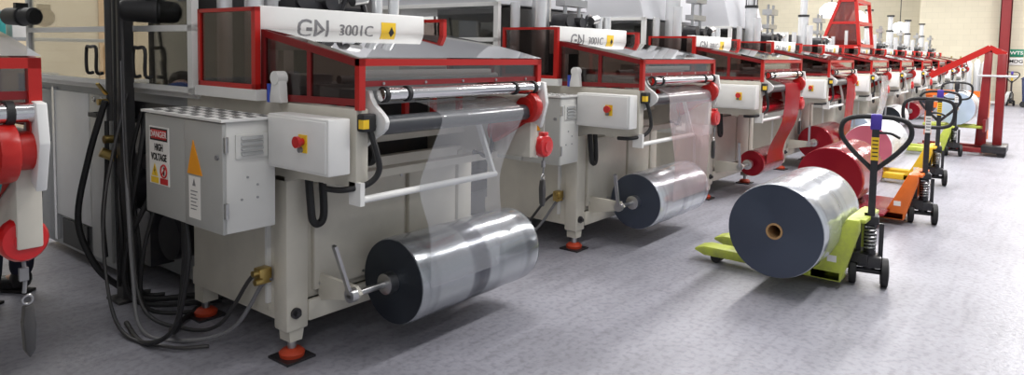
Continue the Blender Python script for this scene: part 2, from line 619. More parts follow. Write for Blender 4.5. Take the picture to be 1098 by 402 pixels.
# ---------------------------------------------------------------- thermoforming machine (local origin: front left foot)
W = 1.37
def make_machine():
    m = thing('thermoforming_machine', '', 'machine')
    # lower body
    b = MB()
    b.box(0.02, W, 0.0, 0.96, 0.20, 0.30)
    b.box(0.02, W, 0.02, 0.94, 0.30, 0.93)
    b.box(0.0, 0.13, -0.015, 0.10, 0.16, 0.97, 0.012)          # front corner posts
    b.box(W - 0.11, W + 0.02, -0.015, 0.10, 0.16, 0.97, 0.012)
    b.box(0.13, W - 0.11, -0.02, 0.05, 0.19, 0.30, 0.008)      # bottom rail
    b.prism([(0.10, 0.16), (0.12, 0.02), (0.02, 0.02), (0.03, 0.10)][::-1] if False else [(0.02, 0.20), (0.03, 0.10), (0.10, 0.10), (0.12, 0.20)], 1, 0.0, 0.09)
    b.prism([(W - 0.10, 0.20), (W - 0.09, 0.10), (W - 0.02, 0.10), (W, 0.20)], 1, 0.0, 0.09)
    b.box(0.03, 0.12, 0.86, 0.96, 0.1, 0.2)
    b.box(W - 0.10, W, 0.86, 0.96, 0.1, 0.2)
    body = b.build('lower_body', 'cream', m)
    p = MB().box(0.17, 0.80, -0.012, 0.02, 0.34, 0.90, 0.006)
    pn = p.build('access_panel', 'cream', m)
    s = MB()
    for x, z in ((0.2, 0.37), (0.77, 0.37), (0.2, 0.87), (0.77, 0.87), (0.49, 0.37)):
        s.cyl((x, -0.016, z), (x, -0.008, z), 0.008, 10)
    merge(pn, s, 'steel')
    MB().box(0.84, 1.24, -0.010, 0.02, 0.34, 0.90, 0.006).build('access_panel', 'cream', m)
    MB().box(0.012, 0.02, 0.16, 0.90, 0.24, 0.70).build('side_panel', 'cream', m)
    MB().box(-0.004, 0.02, 0.15, 0.17, 0.28, 0.72).build('side_strip', 'white', m, 'narrow white upright strip')
    # cantilevered side frames carrying the rollers
    for x0, x1 in ((0.0, 0.07), (W - 0.07, W)):
        MB().prism([(-0.55, 0.97), (-0.55, 1.33), (0.96, 1.33), (0.96, 0.93), (0.0, 0.93), (-0.12, 0.97)], 0, x0, x1, 0.006).build('side_frame', 'cream', m)
    # cross beams inside
    q = MB()
    q.box(0.07, W - 0.07, -0.02, 0.05, 1.08, 1.15)
    q.box(0.07, W - 0.07, -0.30, -0.22, 0.945, 0.985)
    q.box(0.07, W - 0.07, 0.0, 0.06, 0.93, 0.99)
    q.build('cross_beams', 'cream', m)
    MB().box(0.075, W - 0.075, 0.30, 0.90, 0.94, 1.30).build('inner_housing', 'charcoal', m)
    for k in range(5):
        MB().box(0.22 + k * 0.22, 0.25 + k * 0.22, -0.16, -0.13, 1.17, 1.34).build('guide_rod', 'red', m, 'short red upright rod')
    w = MB().hollow((0.46, -0.05, 1.03), (0.50, -0.05, 1.03), 0.07, 0.035, 24)
    w.cyl((0.40, -0.05, 1.03), (0.56, -0.05, 1.03), 0.02)
    w.build('web_wheel', 'black', m)
    # feet
    for x, y in ((0.07, 0.045), (W - 0.05, 0.045), (0.07, 0.91), (W - 0.05, 0.91)):
        ft = MB().lathe((x, y, 0.012), (0, 0, 1), [(0, 0.062), (0.02, 0.066), (0.035, 0.05), (0.042, 0.02)], 20).build('levelling_foot', 'footred', m, 'orange-red round levelling foot')
        MB().cyl((x, y, 0.04), (x, y, 0.14), 0.022, 12).build('stem', 'steel', ft)
        MB().box(x - 0.085, x + 0.085, y - 0.085, y + 0.085, 0, 0.012).build('pad', 'blackpaint', ft)
    # round bolt at corner
    MB().cyl((0.05, -0.03, 0.255), (0.05, 0.0, 0.255), 0.028).cyl((0.05, -0.05, 0.255), (0.05, -0.03, 0.255), 0.014).build('corner_bolt', 'blackpaint', m)
    # control box
    cb = MB().box(-0.15, -0.03, -0.549, -0.09, 1.042, 1.292, 0.008)
    cb = cb.build('control_box', 'white', m, 'white control box with red stop button')
    MB().box(-0.157, -0.146, -0.535, -0.105, 1.055, 1.28, 0.004).build('box_lid', 'white', cb)
    MB().box(-0.03, 0.0, -0.45, -0.16, 1.08, 1.25).build('mounting_plate', 'grey', cb)
    bt = MB().box(-0.162, -0.157, -0.41, -0.35, 1.135, 1.215)
    bt.build('button_plate', 'yellow', cb, 'yellow button plate')
    MB().cyl((-0.16, -0.382, 1.185), (-0.185, -0.382, 1.185), 0.016).cyl((-0.185, -0.382, 1.185), (-0.2, -0.382, 1.185), 0.026).build('stop_button', 'redplastic', cb, 'red mushroom stop button')
    MB().cyl((-0.16, -0.372, 1.148), (-0.175, -0.372, 1.148), 0.013).build('stop_button', 'inkgrey', cb, 'small dark push button')
    # high voltage cabinet
    hv = MB().box(-0.355, -0.105, -0.085, 0.655, 0.75, 1.262, 0.006).build('electrical_cabinet', 'cablite', m, 'grey high voltage cabinet with stickers')
    MB().box(-0.375, -0.355, -0.09, 0.255, 0.75, 1.255, 0.006).build('cabinet_door', 'cabinet', hv)
    MB().box(-0.372, -0.355, 0.262, 0.66, 0.75, 1.255, 0.006).build('cabinet_door', 'cabinet', hv)
    ld = MB()
    ld.box(-0.385, -0.095, -0.10, 0.675, 1.262, 1.274)
    ld = ld.build('perforated_lid', 'white', hv, 'white perforated lid')
    s = MB()
    for i in range(12):
        for j in range(4):
            y0 = -0.075 + i * 0.062
            x0 = -0.365 + j * 0.068 + (0.02 if i % 2 else 0)
            s.box(x0, x0 + 0.034, y0, y0 + 0.034, 1.2745, 1.2755)
    merge(ld, s, 'ink')
    lv = MB().box(-0.31, -0.15, -0.092, -0.083, 1.09, 1.20)
    lv = lv.build('louvre_plate', 'cablite', hv)
    for k in range(4):
        z = 1.105 + k * 0.024
        MB().prism([(-0.092, z), (-0.102, z), (-0.092, z + 0.014)], 0, -0.285, -0.175).build('louvre', 'grey', hv)
    for x, z in ((-0.25, 1.0), (-0.2, 0.96), (-0.2, 0.9), (-0.28, 0.9)):
        MB().cyl((x, -0.089, z), (x, -0.084, z), 0.006, 8).build('screw', 'grey', hv)
    for z in (0.86, 1.16):
        MB().box(-0.37, -0.35, -0.098, -0.085, z - 0.035, z + 0.035).cyl((-0.362, -0.1, z - 0.035), (-0.362, -0.1, z + 0.035), 0.008, 10).build('hinge', 'steel', hv)
    MB().cyl((-0.376, -0.05, 1.1), (-0.384, -0.05, 1.1), 0.012, 12).build('lock', 'inkgrey', hv)
    # stickers on the cabinet door (faces -x)
    X = -0.3765
    MB().box(X, -0.372, 0.405, 0.605, 0.905, 1.195).build('danger_sign', 'paper', hv, 'high voltage danger sign')
    MB().box(X - 0.001, -0.372, 0.415, 0.595, 1.125, 1.188).build('danger_panel', 'ink', hv)
    MB().box(X - 0.002, -0.372, 0.425, 0.585, 1.133, 1.18, 0.002).build('danger_oval', 'redsticker', hv)
    rot = (R(90), 0, R(-90))
    text('danger_word', 'DANGER', 0.043, 'paper', hv, (X - 0.003, 0.505, 1.156), rot, 0.0005)
    text('warning_words', 'HIGH\nVOLTAGE', 0.036, 'ink', hv, (X - 0.001, 0.505, 1.066), rot, 0.0005, sx=1.0, bold=0.0012).scale = (1.0, 1.35, 1)
    MB().prism([(0.585, 0.945), (0.515, 0.945), (0.55, 1.01)], 0, X - 0.001, X + 0.001).build('warning_triangle', 'yellow', hv)
    MB().prism([(0.553, 0.995), (0.543, 0.972), (0.549, 0.972), (0.545, 0.952), (0.557, 0.976), (0.551, 0.976)], 0, X - 0.002, X).build('bolt_symbol', 'ink', hv)
    MB().box(X - 0.001, X + 0.001, 0.51, 0.59, 0.91, 0.94).build('yellow_label', 'yellow', hv)
    MB().torus((X - 0.001, 0.455, 0.977), (1, 0, 0), 0.031, 0.0045, 24, 6).bar((X - 0.001, 0.433, 0.999), (X - 0.001, 0.477, 0.955), 0.006, 0.006).build('prohibition_ring', 'redsticker', hv)
    MB().ball((X, 0.455, 0.99), 0.008, 10, (0.2, 1, 1)).box(X - 0.001, X, 0.449, 0.461, 0.955, 0.983).build('hand_symbol', 'ink', hv)
    MB().box(X - 0.001, X + 0.001, 0.415, 0.495, 0.91, 0.94).build('red_label', 'redsticker', hv)
    MB().prism([(0.22, 1.0), (0.085, 1.0), (0.165, 1.16)], 0, X - 0.002, X + 0.003).build('warning_triangle', 'orange', hv, 'large orange warning triangle')
    nl = MB().box(X, X + 0.002, 0.105, 0.21, 0.79, 0.99).build('notice_label', 'paper', hv, 'white paper notice')
    s = MB()
    s.prism([(0.175, 0.945), (0.145, 0.945), (0.16, 0.98)], 0, X - 0.001, X)
    for k in range(6):
        z = 0.92 - k * 0.017
        s.box(X - 0.001, X, 0.13 + (k % 2) * 0.012, 0.192, z - 0.003, z + 0.002)
    merge(nl, s, 'inkgrey')
    MB().box(-0.105, 0.02, 0.25, 0.45, 0.85, 1.15).build('cabinet_bracket', 'charcoal', hv)
    # red hood
    f = MB()
    t_ = 0.035
    zf0, zf1, zb0, zb1 = 1.345, 1.555, 1.33, 1.69
    yf, yb = -0.57, 0.20
    f.box(0.0, W - 0.0, yf, yf + 0.03, zf1 - 0.032, zf1)                # front top rail
    f.box(0.0, t_, yf, yf + 0.03, zf0 - 0.02, zf1)                      # front posts
    f.box(W - t_, W, yf, yf + 0.03, zf0 - 0.02, zf1)
    hf = f.build('hood_frame', 'red', m, 'bright red front frame of the hood')
    g = MB()
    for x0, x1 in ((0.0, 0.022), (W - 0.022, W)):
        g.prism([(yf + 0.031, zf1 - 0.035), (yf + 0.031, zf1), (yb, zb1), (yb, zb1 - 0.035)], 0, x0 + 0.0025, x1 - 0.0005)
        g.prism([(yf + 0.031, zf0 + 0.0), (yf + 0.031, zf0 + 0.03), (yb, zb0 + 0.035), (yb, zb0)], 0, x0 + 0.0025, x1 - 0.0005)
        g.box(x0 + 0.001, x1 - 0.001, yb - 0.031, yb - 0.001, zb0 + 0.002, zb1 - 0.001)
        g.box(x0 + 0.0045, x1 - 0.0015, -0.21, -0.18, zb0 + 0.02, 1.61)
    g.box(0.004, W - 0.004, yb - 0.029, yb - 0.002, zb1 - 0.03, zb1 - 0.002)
    g.build('side_rails', 'maroon', hf, 'red side rails darkened for shade')  # same red as the hood front, its shade put into the darker colour
    fs = MB().box(t_, W - t_, yf + 0.012, yf + 0.026, 1.43, 1.455).build('front_strip', 'maroon', hf)
    s = MB()
    for k in range(5):
        x = 0.15 + k * 0.27
        s.cyl((x, yf + 0.006, 1.4425), (x, yf + 0.012, 1.4425), 0.007, 8)
    merge(fs, s, 'steel')
    MB().box(0.07, 1.0, yf + 0.08, yf + 0.12, 1.465, 1.50).build('inner_bar', 'white', hf)
    MB().box(t_, W - t_, yf + 0.014, yf + 0.02, 1.455, 1.525).build('front_window', 'clear', hf)
    for x in (0.008, W - 0.014):
        MB().prism([(yf + 0.03, zf0 + 0.02), (yf + 0.03, zf1 - 0.03), (yb - 0.03, zb1 - 0.035), (yb - 0.03, zb0 + 0.03)], 0, x, x + 0.006).build('side_window', 'smoke', hf)
    rf = MB()
    def roof(u, v):
        x = u * W
        y = yf + v * (yb - yf)
        z = zf1 + v * (zb1 - zf1) + 0.006 + 0.012 * math.sin(PI * v)
        return (x, y, z)
    rf.grid(roof, 6, 8)
    rf = rf.build('roof_sheet', 'roof', hf, 'clear curved roof sheet')
    # forming clutter inside the hood
    s = MB()
    s.box(0.10, W - 0.1, -0.15, 0.15, 1.33, 1.42)
    s.box(0.18, 0.5, -0.4, -0.2, 1.33, 1.40)
    s.cyl((0.1, -0.3, 1.45), (W - 0.1, -0.3, 1.45), 0.02)
    s.build('feed_unit', 'grey', m)
    MB().box(0.25, W - 0.05, 0.155, 0.165, 1.42, 1.64).build('hood_back', 'cream', m)
    MB().box(0.06, 0.2, -0.12, 0.05, 1.33, 1.47).box(0.85, 1.1, -0.05, 0.1, 1.42, 1.5).build('feed_block', 'steel', m)
    # hinge bracket
    MB().prism([(-0.045, 1.33), (0.055, 1.33), (0.03, 1.40), (0.03, 1.45), (-0.03, 1.45), (-0.035, 1.40)], 0, -0.05, -0.005, 0.004).cyl((-0.055, 0.0, 1.45), (0.0, 0.0, 1.45), 0.034, 18).build('hinge_bracket', 'white', m, 'white round-headed bracket')
    MB().cyl((-0.045, 0.055, 1.33), (-0.045, 0.055, 1.42), 0.012, 10).build('gas_spring', 'blue', m, 'small blue fitting')
    # smoked side guards with red frames
    for x0, lab in ((-0.05, 'smoked guard in red frame'), (W - 0.07, 'smoked guard in red frame')):
        g = MB()
        y0, y1, z0, z1 = 0.17, 0.735, 1.385, 1.80
        g.box(x0, x0 + 0.03, y0, y0 + 0.035, z0, z1)
        g.box(x0, x0 + 0.03, y1 - 0.025, y1, z0, z1)
        g.box(x0, x0 + 0.03, y0, y1, z0, z0 + 0.025)
        g.box(x0, x0 + 0.03, y0, y1, z1 - 0.02, z1)
        g = g.build('side_guard', 'red', m, lab)
        MB().box(x0 + 0.01, x0 + 0.016, y0 + 0.03, y1 - 0.02, z0 + 0.02, z1 - 0.02).build('smoked_pane', 'smoke', g)
        MB().box(x0 - 0.01, x0 + 0.05, y0 - 0.02, y1 + 0.02, 1.33, 1.385).build('guard_sill', 'white', g)
    # badge beam
    bb = MB().box(0.02, 1.19, 0.235, 0.30, 1.585, 1.812, 0.006).build('badge_beam', 'white', m, 'white beam lettered GN 3001C')
    text('badge_letters', 'GN', 0.125, 'inkgrey', bb, (0.345, 0.2335, 1.705), (R(90), 0, 0), 0.001, 0.0, 1.15, bold=0.0012)
    text('badge_letters', '3001C', 0.075, 'inkgrey', bb, (0.635, 0.2335, 1.705), (R(90), 0, 0), 0.001, 0.15, 1.25, bold=0.001)
    MB().box(0.83, 0.945, 0.2325, 0.236, 1.665, 1.76).build('warning_label', 'yellow', bb, 'yellow warning label')
    MB().prism([(0.88, 1.69), (0.935, 1.69), (0.91, 1.735)], 1, 0.2315, 0.2326).build('label_symbol', 'ink', bb)
    s = MB()
    for x in (0.16, 1.05):
        s.box(x, x + 0.06, 0.24, 0.29, 1.33, 1.585)
    s.build('beam_posts', 'white', bb)
    # press block with columns above
    s = MB()
    s.box(0.1, W - 0.1, 0.78, 1.65, 1.31, 1.98)
    s.build('press_block', 'charcoal', m, 'dark press block')
    s = MB()
    s.box(0.15, 1.25, 0.32, 0.74, 1.31, 1.42)
    s.box(0.30, 0.62, 0.34, 0.5, 1.42, 1.86)
    s.cyl((0.36, 0.32, 1.87), (0.36, 0.48, 1.87), 0.06, 20)
    s.cyl((0.52, 0.30, 1.86), (0.52, 0.46, 1.86), 0.045, 20)
    s.tube([(0.62, 0.35, 1.82), (0.68, 0.35, 1.92), (0.76, 0.35, 1.9), (0.8, 0.35, 1.82)], 0.018)
    s.box(0.66, 0.82, 0.36, 0.46, 1.74, 1.84)
    s.build('drive_gear', 'blackpaint', m)
    s = MB()
    for x in (0.42, 0.64):
        s.cyl((x, 0.42, 1.42), (x, 0.42, 2.35), 0.018, 12)
    s.box(0.36, 0.72, 0.38, 0.48, 2.0, 2.06)
    s.box(0.40, 0.68, 0.36, 0.50, 2.2, 2.28)
    s.cyl((0.66, 0.30, 1.88), (0.76, 0.30, 1.90), 0.035, 16)
    s.build('gear_columns', 'steel', m)
    for x, y, r, z1 in ((0.10, 0.72, 0.042, 2.02), (0.92, 0.38, 0.035, 1.93), (1.04, 0.36, 0.035, 1.93)):
        MB().lathe((x, y, 1.40), (0, 0, 1), [(0, r), (z1 - 1.40, r)], 20).build('air_cylinder', 'alu', m)
    MB().cyl((0.13, 0.47, 1.4), (0.13, 0.47, 2.14), 0.05, 22).build('air_cylinder', 'alu', m)
    tc = MB().lathe((0.40, 0.66, 1.40), (0, 0, 1), [(0, 0.085), (0.90, 0.085), (0.90, 0.06), (1.32, 0.06)], 24).build('tall_cylinder', 'alu', m)
    for z in (2.30, 2.70):
        MB().lathe((0.40, 0.66, z), (0, 0, 1), [(0, 0.095), (0.04, 0.095)], 20).build('collar', 'black', tc, 'black collar')
    for k in range(4):
        a = PI / 4 + k * PI / 2
        MB().cyl((0.40 + 0.085 * math.cos(a), 0.66 + 0.085 * math.sin(a), 2.30), (0.40 + 0.085 * math.cos(a), 0.66 + 0.085 * math.sin(a), 2.72), 0.009, 8).build('tie_rod', 'black', tc)
    # rear body
    s = MB()
    s.box(0.02, W, 2.0, 3.34, 0.06, 1.30)
    s.box(0.25, W, 0.96, 2.0, 0.06, 0.5)
    s.box(0.02, W, 0.96, 2.0, 1.24, 1.30)
    s = s.build('rear_body', 'grey', m)
    MB().box(0.0, 0.02, 2.36, 3.0, 0.30, 1.25, 0.005).build('rear_door', 'white', s, 'white rear door')
    MB().box(-0.004, 0.02, 3.02, 3.3, 0.10, 1.25, 0.005).build('rear_door', 'grey', s)
    MB().box(-0.006, 0.02, 2.98, 3.02, 0.1, 1.27).box(-0.006, 0.02, 3.28, 3.32, 0.1, 1.27).build('door_frame', 'alu', s)
    MB().box(0.0, 0.02, 2.02, 2.34, 0.1, 1.25, 0.005).build('rear_door', 'cabinet', s)
    MB().box(-0.012, 0.0, 2.40, 2.85, 0.10, 0.29).build('vent_grille', 'black', s)
    MB().cyl((-0.03, 2.2, 1.12), (0.0, 2.2, 1.12), 0.015).box(-0.04, -0.02, 2.12, 2.26, 1.10, 1.13).build('latch', 'black', s)
    MB().torus((-0.008, 2.25, 1.22), (1, 0, 0), 0.018, 0.005, 16, 6).torus((-0.008, 2.12, 1.22), (1, 0, 0), 0.018, 0.005, 16, 6).build('socket', 'steel', s)
    # drive unit in the gap
    s = MB()
    s.box(0.14, 1.2, 0.97, 1.98, 0.52, 1.24)
    s.cyl((-0.02, 1.75, 0.65), (0.2, 1.75, 0.65), 0.13)
    s.box(0.0, 0.15, 1.45, 1.62, 0.2, 0.55)
    s.cyl((0.03, 1.1, 1.05), (0.2, 1.1, 1.05), 0.07)
    s.box(0.02, 0.2, 1.6, 1.9, 0.9, 1.1)
    s.cyl((0.02, 1.25, 0.42), (0.3, 1.25, 0.42), 0.14)
    s.cyl((0.05, 1.42, 0.85), (0.2, 1.42, 0.85), 0.08)
    s.box(0.03, 0.2, 1.05, 1.3, 0.62, 0.9)
    s.build('drive_unit', 'blackpaint', m)
    # glazed rear guard
    g = MB()
    for y in (0.78, 3.30):
        g.box(-0.06, -0.02, y, y + 0.05, 1.33, 2.02)
    g.box(-0.06, -0.02, 0.78, 3.35, 1.68, 1.715)
    g.box(-0.06, -0.02, 0.78, 3.35, 1.335, 1.365)
    g.box(-0.06, -0.02, 0.78, 3.35, 1.985, 2.02)
    g.box(-0.02, 0.06, 0.80, 3.32, 1.30, 1.34)
    g = g.build('rear_guard', 'white', m, 'white framed glazed rear guard')
    MB().box(-0.045, -0.04, 0.83, 3.30, 1.365, 1.68).build('pane', 'clear', g)
    MB().box(-0.045, -0.04, 0.83, 3.30, 1.715, 1.985).build('pane', 'clear', g)
    MB().prism([(0.80, 2.0), (3.35, 2.0), (3.0, 3.3), (1.12, 3.3)], 0, -0.05, W + 0.02, 0.02).build('top_cover', 'cover', m, 'large pale grey sloping top cover')
    for y in (2.02, 1.33):
        s = MB().tube([(-0.06, y - 0.075, 1.41), (-0.10, y - 0.075, 1.42), (-0.10, y - 0.075, 1.57), (-0.10, y + 0.02, 1.58), (-0.10, y + 0.075, 1.57), (-0.10, y + 0.075, 1.42), (-0.06, y + 0.075, 1.41)], 0.011, 8, 4)
        s.build('pull_handle', 'black', g, 'black pull handle')
    # rollers
    r_ = MB().cyl((0.12, -0.575, 1.392), (W - 0.02, -0.575, 1.392), 0.030, 22).build('idler_roller', 'chrome', m, 'chrome idler roller')
    for x in (0.13, 0.27, 1.09, 1.27):
        MB().cyl((x, -0.575, 1.392), (x + 0.02, -0.575, 1.392), 0.037, 20).build('collar', 'black', r_)
    MB().cyl((0.12, -0.55, 1.247), (W - 0.08, -0.55, 1.247), 0.045, 24).cyl((0.02, -0.55, 1.247), (0.12, -0.55, 1.247), 0.02).build('rubber_roller', 'rubber', m, 'dark rubber roller')
    MB().cyl((0.02, -0.55, 0.917), (0.98, -0.55, 0.917), 0.017, 18).build('guide_bar', 'white', m, 'white guide bar')
    MB().bar((0.97, -0.55, 0.905), (0.88, -0.50, 1.22), 0.028, 0.018).build('bar_arm', 'white', m, 'white arm of the guide bar')
    MB().box(0.0, 0.025, -0.58, -0.50, 0.895, 1.0).build('bar_arm', 'white', m, 'white arm of the guide bar')
    S = [(-0.44, 1.41), (-0.532, 1.41), (-0.545, 1.375), (-0.562, 1.345), (-0.612, 1.318), (-0.640, 1.295), (-0.650, 1.272), (-0.640, 1.240), (-0.610, 1.215), (-0.559, 1.19), (-0.495, 1.149), (-0.442, 1.08)]
    br = MB().prism(S, 0, 0.085, 0.11, 0.004).build('roller_bracket', 'white', m, 'white curved roller bracket')
    MB().cyl((0.055, -0.56, 1.25), (0.085, -0.56, 1.25), 0.026, 14).build('axle_nut', 'black', br)
    S2 = [(-0.57, 1.30), (-0.55, 1.42), (-0.47, 1.43), (-0.44, 1.34), (-0.42, 1.28), (-0.45, 1.2), (-0.53, 1.15)]
    MB().prism([(y - 0.06, z) for y, z in S2][::-1], 0, W - 0.03, W, 0.004).build('roller_bracket', 'white', m, 'white curved roller bracket')
    arm = [(-0.55 + 0.085 * 0, 1.24)]
    arm = []
    for k in range(9):
        a = PI / 2 + PI * k / 8 + 0.35
        arm.append((-0.55 + 0.095 * math.cos(a), 1.275 + 0.095 * math.sin(a)))
    for k in range(9):
        a = -PI / 2 + PI * k / 8 + 0.35
        arm.append((-0.34 + 0.08 * math.cos(a), 1.12 + 0.08 * math.sin(a)))
    MB().prism(arm, 0, W - 0.13, W - 0.075, 0.01).cyl((W - 0.14, -0.55, 1.275), (W - 0.02, -0.55, 1.275), 0.06, 20).build('swing_arm', 'red', m, 'red swing arm')
    # plug with yellow label and hose
    MB().box(0.0, 0.075, -0.60, -0.552, 1.23, 1.31, 0.008).build('connector_block', 'black', m)
    MB().box(-0.003, 0.03, -0.602, -0.57, 1.245, 1.285).build('connector_label', 'yellow', m, 'yellow connector label')
    MB().tube([(0.05, -0.58, 1.24), (0.07, -0.60, 1.15), (0.09, -0.60, 1.05), (0.05, -0.57, 0.99), (-0.03, -0.50, 0.965), (-0.05, -0.40, 0.96)], 0.014).build('cable_hose', 'black', m)
    MB().tube([(0.10, -0.06, 0.95), (0.10, -0.075, 0.82), (0.11, -0.08, 0.73), (0.15, -0.08, 0.71), (0.18, -0.075, 0.76), (0.18, -0.06, 0.95)], 0.02).build('hose_loop', 'black', m, 'black hose loop')
    MB().tube([(1.25, -0.28, 1.25), (1.25, -0.30, 1.05), (1.2, -0.30, 0.97), (1.1, -0.28, 1.0)], 0.014).build('cable_hose', 'black', m)
    # unwind shaft and crank
    sh = MB().cyl((0.16, -0.30, 0.38), (1.50, -0.30, 0.38), 0.018, 14)
    sh.lathe((0.385, -0.30, 0.38), (1, 0, 0), [(0, 0.03), (0.005, 0.055), (0.06, 0.055), (0.062, 0.03)], 24)
    sh.lathe((1.47, -0.30, 0.38), (1, 0, 0), [(0, 0.045), (0.04, 0.045)], 20)
    sh = sh.build('unwind_shaft', 'steel', m)
    MB().cyl((0.16, -0.30, 0.38), (0.195, -0.30, 0.38), 0.036, 16).bar((0.17, -0.30, 0.38), (0.05, -0.33, 0.66), 0.026, 0.016).build('crank_lever', 'steel', sh)
    MB().prism([(0.0, 0.28), (0.0, 0.42), (-0.30, 0.415), (-0.335, 0.38), (-0.30, 0.345)], 0, 0.20, 0.225, 0.003).build('shaft_bracket', 'cream', m)
    MB().prism([(0.0, 0.28), (0.0, 0.42), (-0.30, 0.415), (-0.335, 0.38), (-0.30, 0.345)], 0, 1.44, 1.46, 0.003).box(1.30, 1.46, -0.01, 0.02, 0.28, 0.42).build('shaft_bracket', 'cream', m)
    return m

PITCHM = 2.66
m1 = make_machine()
m1.location = (2.0, 3.0, 0)
GM = 'thermoforming machines in the row'
def mpos(n):
    return 2.0 + PITCHM * n
names = {
    0: 'cream and red film forming machine nearest the camera, with high voltage cabinet',
    -1: 'red-hooded machine cut off by the left edge of the photo',
    1: 'second full machine in the row, clear film roll with pinkish reflections',
    2: 'machine in the row with a narrow red film web onto a small red roll',
    3: 'machine in the row with a straight red film web above a large dark red roll',
    4: 'machine in the row with a short milky film web, behind the orange pallet truck',
    5: 'far machine in the row with its red guard cage raised, black-ended roll below',
    6: 'far machine in the row, first beyond the raised red cage',
    7: 'far machine in the row, third from the end wall',
    8: 'far machine in the row, two before the beige end wall',
    9: 'farthest machine in the row, last before the beige end wall',
}
tag(m1, names[0], 'machine', GM)
MACH = {0: m1}
for n in (-1, 1, 2, 3, 4, 5, 6, 7, 8, 9):
    skip = ()
    if n >= 4:
        skip = ('top_cover', 'lock', 'louvre', 'screw', 'tie_rod')
    if n == -1:
        skip = ('unwind_shaft', 'shaft_bracket', 'guide_bar', 'bar_arm')
    c = copy_tree(m1, None, skip)
    c.location = (mpos(n) + (0.07 if n == -1 else 0), 3.0, 0)
    tag(c, names[n], 'machine', GM)
    MACH[n] = c
# raised red cage on the sixth
rc = MB()
for x in (0.1, 1.3):
    rc.bar((x, 0.22, 1.82), (x, 0.32, 2.75), 0.06, 0.06)
    rc.bar((x, 0.95, 1.82), (x, 0.62, 2.75), 0.06, 0.06)
    rc.bar((x, 0.32, 2.75), (x, 0.62, 2.75), 0.06, 0.06)
    rc.bar((x, 0.27, 2.3), (x, 0.80, 2.3), 0.05, 0.05)
    rc.bar((x, 0.22, 1.82), (x, 0.95, 1.82), 0.06, 0.06)
for y, z in ((0.22, 1.84), (0.32, 2.75), (0.95, 1.84), (0.62, 2.75), (0.27, 2.3)):
    rc.bar((0.1, y, z), (1.3, y, z), 0.06, 0.06)
rc = rc.build('raised_cage', 'red', MACH[5], 'raised red guard cage')
MB().prism([(0.22, 1.84), (0.95, 1.84), (0.62, 2.74), (0.32, 2.74)], 0, 0.09, 0.10).build('cage_pane', 'cagesheet', rc)

# ---------------------------------------------------------------- film rolls
def make_roll(name_label, L, r, side, face, core_r=0.045, core='card', group=None, shrink=0.0):
    t = thing('film_roll', name_label, 'film roll', group=group)
    prof = [(0.0, r - 0.012), (0.006, r - 0.003), (0.02, r)]
    k = 10
    for i in range(1, k):
        prof.append((0.02 + (L - 0.04) * i / k, r + 0.0025 * math.sin(i * 2.1)))
    prof += [(L - 0.02, r), (L - 0.006, r - 0.003), (L, r - 0.012)]
    MB().lathe((0, 0, 0), (1, 0, 0), prof, 64, False).build('wound_film', side, t)
    for x0, x1 in ((-0.004, 0.0), (L, L + 0.004)):
        MB().hollow((x0, 0, 0), (x1, 0, 0), r - 0.006, core_r, 64).build('roll_end', face, t)
    MB().hollow((-0.012, 0, 0), (L + 0.012, 0, 0), core_r + 0.004, core_r - 0.008, 28).build('core_tube', core, t)
    return t
GR = 'film rolls on the machines'
def web(parent, pts_left, pts_right, m, name='film_web'):
    n = len(pts_left)
    def cr(P, t):
        P = [Vector(p) for p in P]
        f = t * (n - 1)
        i = min(int(f), n - 2)
        s = f - i
        a, b, c, d = P[max(i - 1, 0)], P[i], P[i + 1], P[min(i + 2, n - 1)]
        return 0.5 * ((2 * b) + (c - a) * s + (2 * a - 5 * b + 4 * c - d) * s * s + (3 * b - a - 3 * c + d) * s ** 3)
    def fn(u, v):
        l, r_ = cr(pts_left, v), cr(pts_right, v)
        p = l.lerp(r_, u)
        p.y += 0.003 * math.sin(u * 7 + v * 3) * math.sin(PI * v)
        return p
    return MB().grid(fn, 24, 28).build(name, m, parent)

def mroll(n, x0, L, r, side, face, label):
    t = make_roll(label, L, r, side, face, 0.02, 'inkgrey', GR)
    t.location = (mpos(n) + x0, 2.70, 0.38)
    return t
# local web coordinates are relative to the roll centre (y 0 = c 2.70, z 0 = 0.38)
def wpts(xs):
    ys = ((0.12, 0.94), (-0.10, 0.95), (-0.25, 0.917), (-0.300, 0.867), (-0.284, 0.70), (-0.276, 0.537), (-0.27, 0.30))
    return [(x, y, z) for x, (y, z) in zip(xs, ys)]
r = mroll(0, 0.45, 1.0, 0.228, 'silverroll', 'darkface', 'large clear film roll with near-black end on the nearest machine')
web(r, wpts((0.08, 0.07, 0.05, 0.05, -0.02, -0.08, 0.0)) + [(0.05, -0.232, 0.0)], wpts((0.78, 0.76, 0.72, 0.72, 0.62, 0.54, 0.56)) + [(0.60, -0.232, 0.0)], 'film')
r = mroll(1, 0.45, 0.98, 0.232, 'palewrap', 'navyface', 'clear film roll with dark blue end on the second machine')
web(r, wpts((0.0, 0.0, -0.05, -0.05, 0.0, 0.08, 0.15)) + [(0.2, -0.236, 0.0)], wpts((0.85, 0.85, 0.82, 0.82, 0.82, 0.82, 0.84)) + [(0.85, -0.236, 0.0)], 'filmpinkrefl')
r = mroll(2, 0.52, 0.75, 0.145, 'redroll', 'redface', 'small red film roll with steel chuck on the third machine')
def wred(rr, x0, x1, dx):
    A = ((0.12, 0.94, 0), (-0.10, 0.95, 0), (-0.25, 0.917, 0), (-0.300, 0.867, 0), (-0.29, 0.5, 0.5), (-rr - 0.03, 0.2, 0.85), (-rr - 0.004, 0.0, 1))
    return [(x0 + dx * k, y, z) for y, z, k in A], [(x1 + dx * k, y, z) for y, z, k in A]
web(r, *wred(0.145, 0.16, 0.72, -0.1), 'filmred')
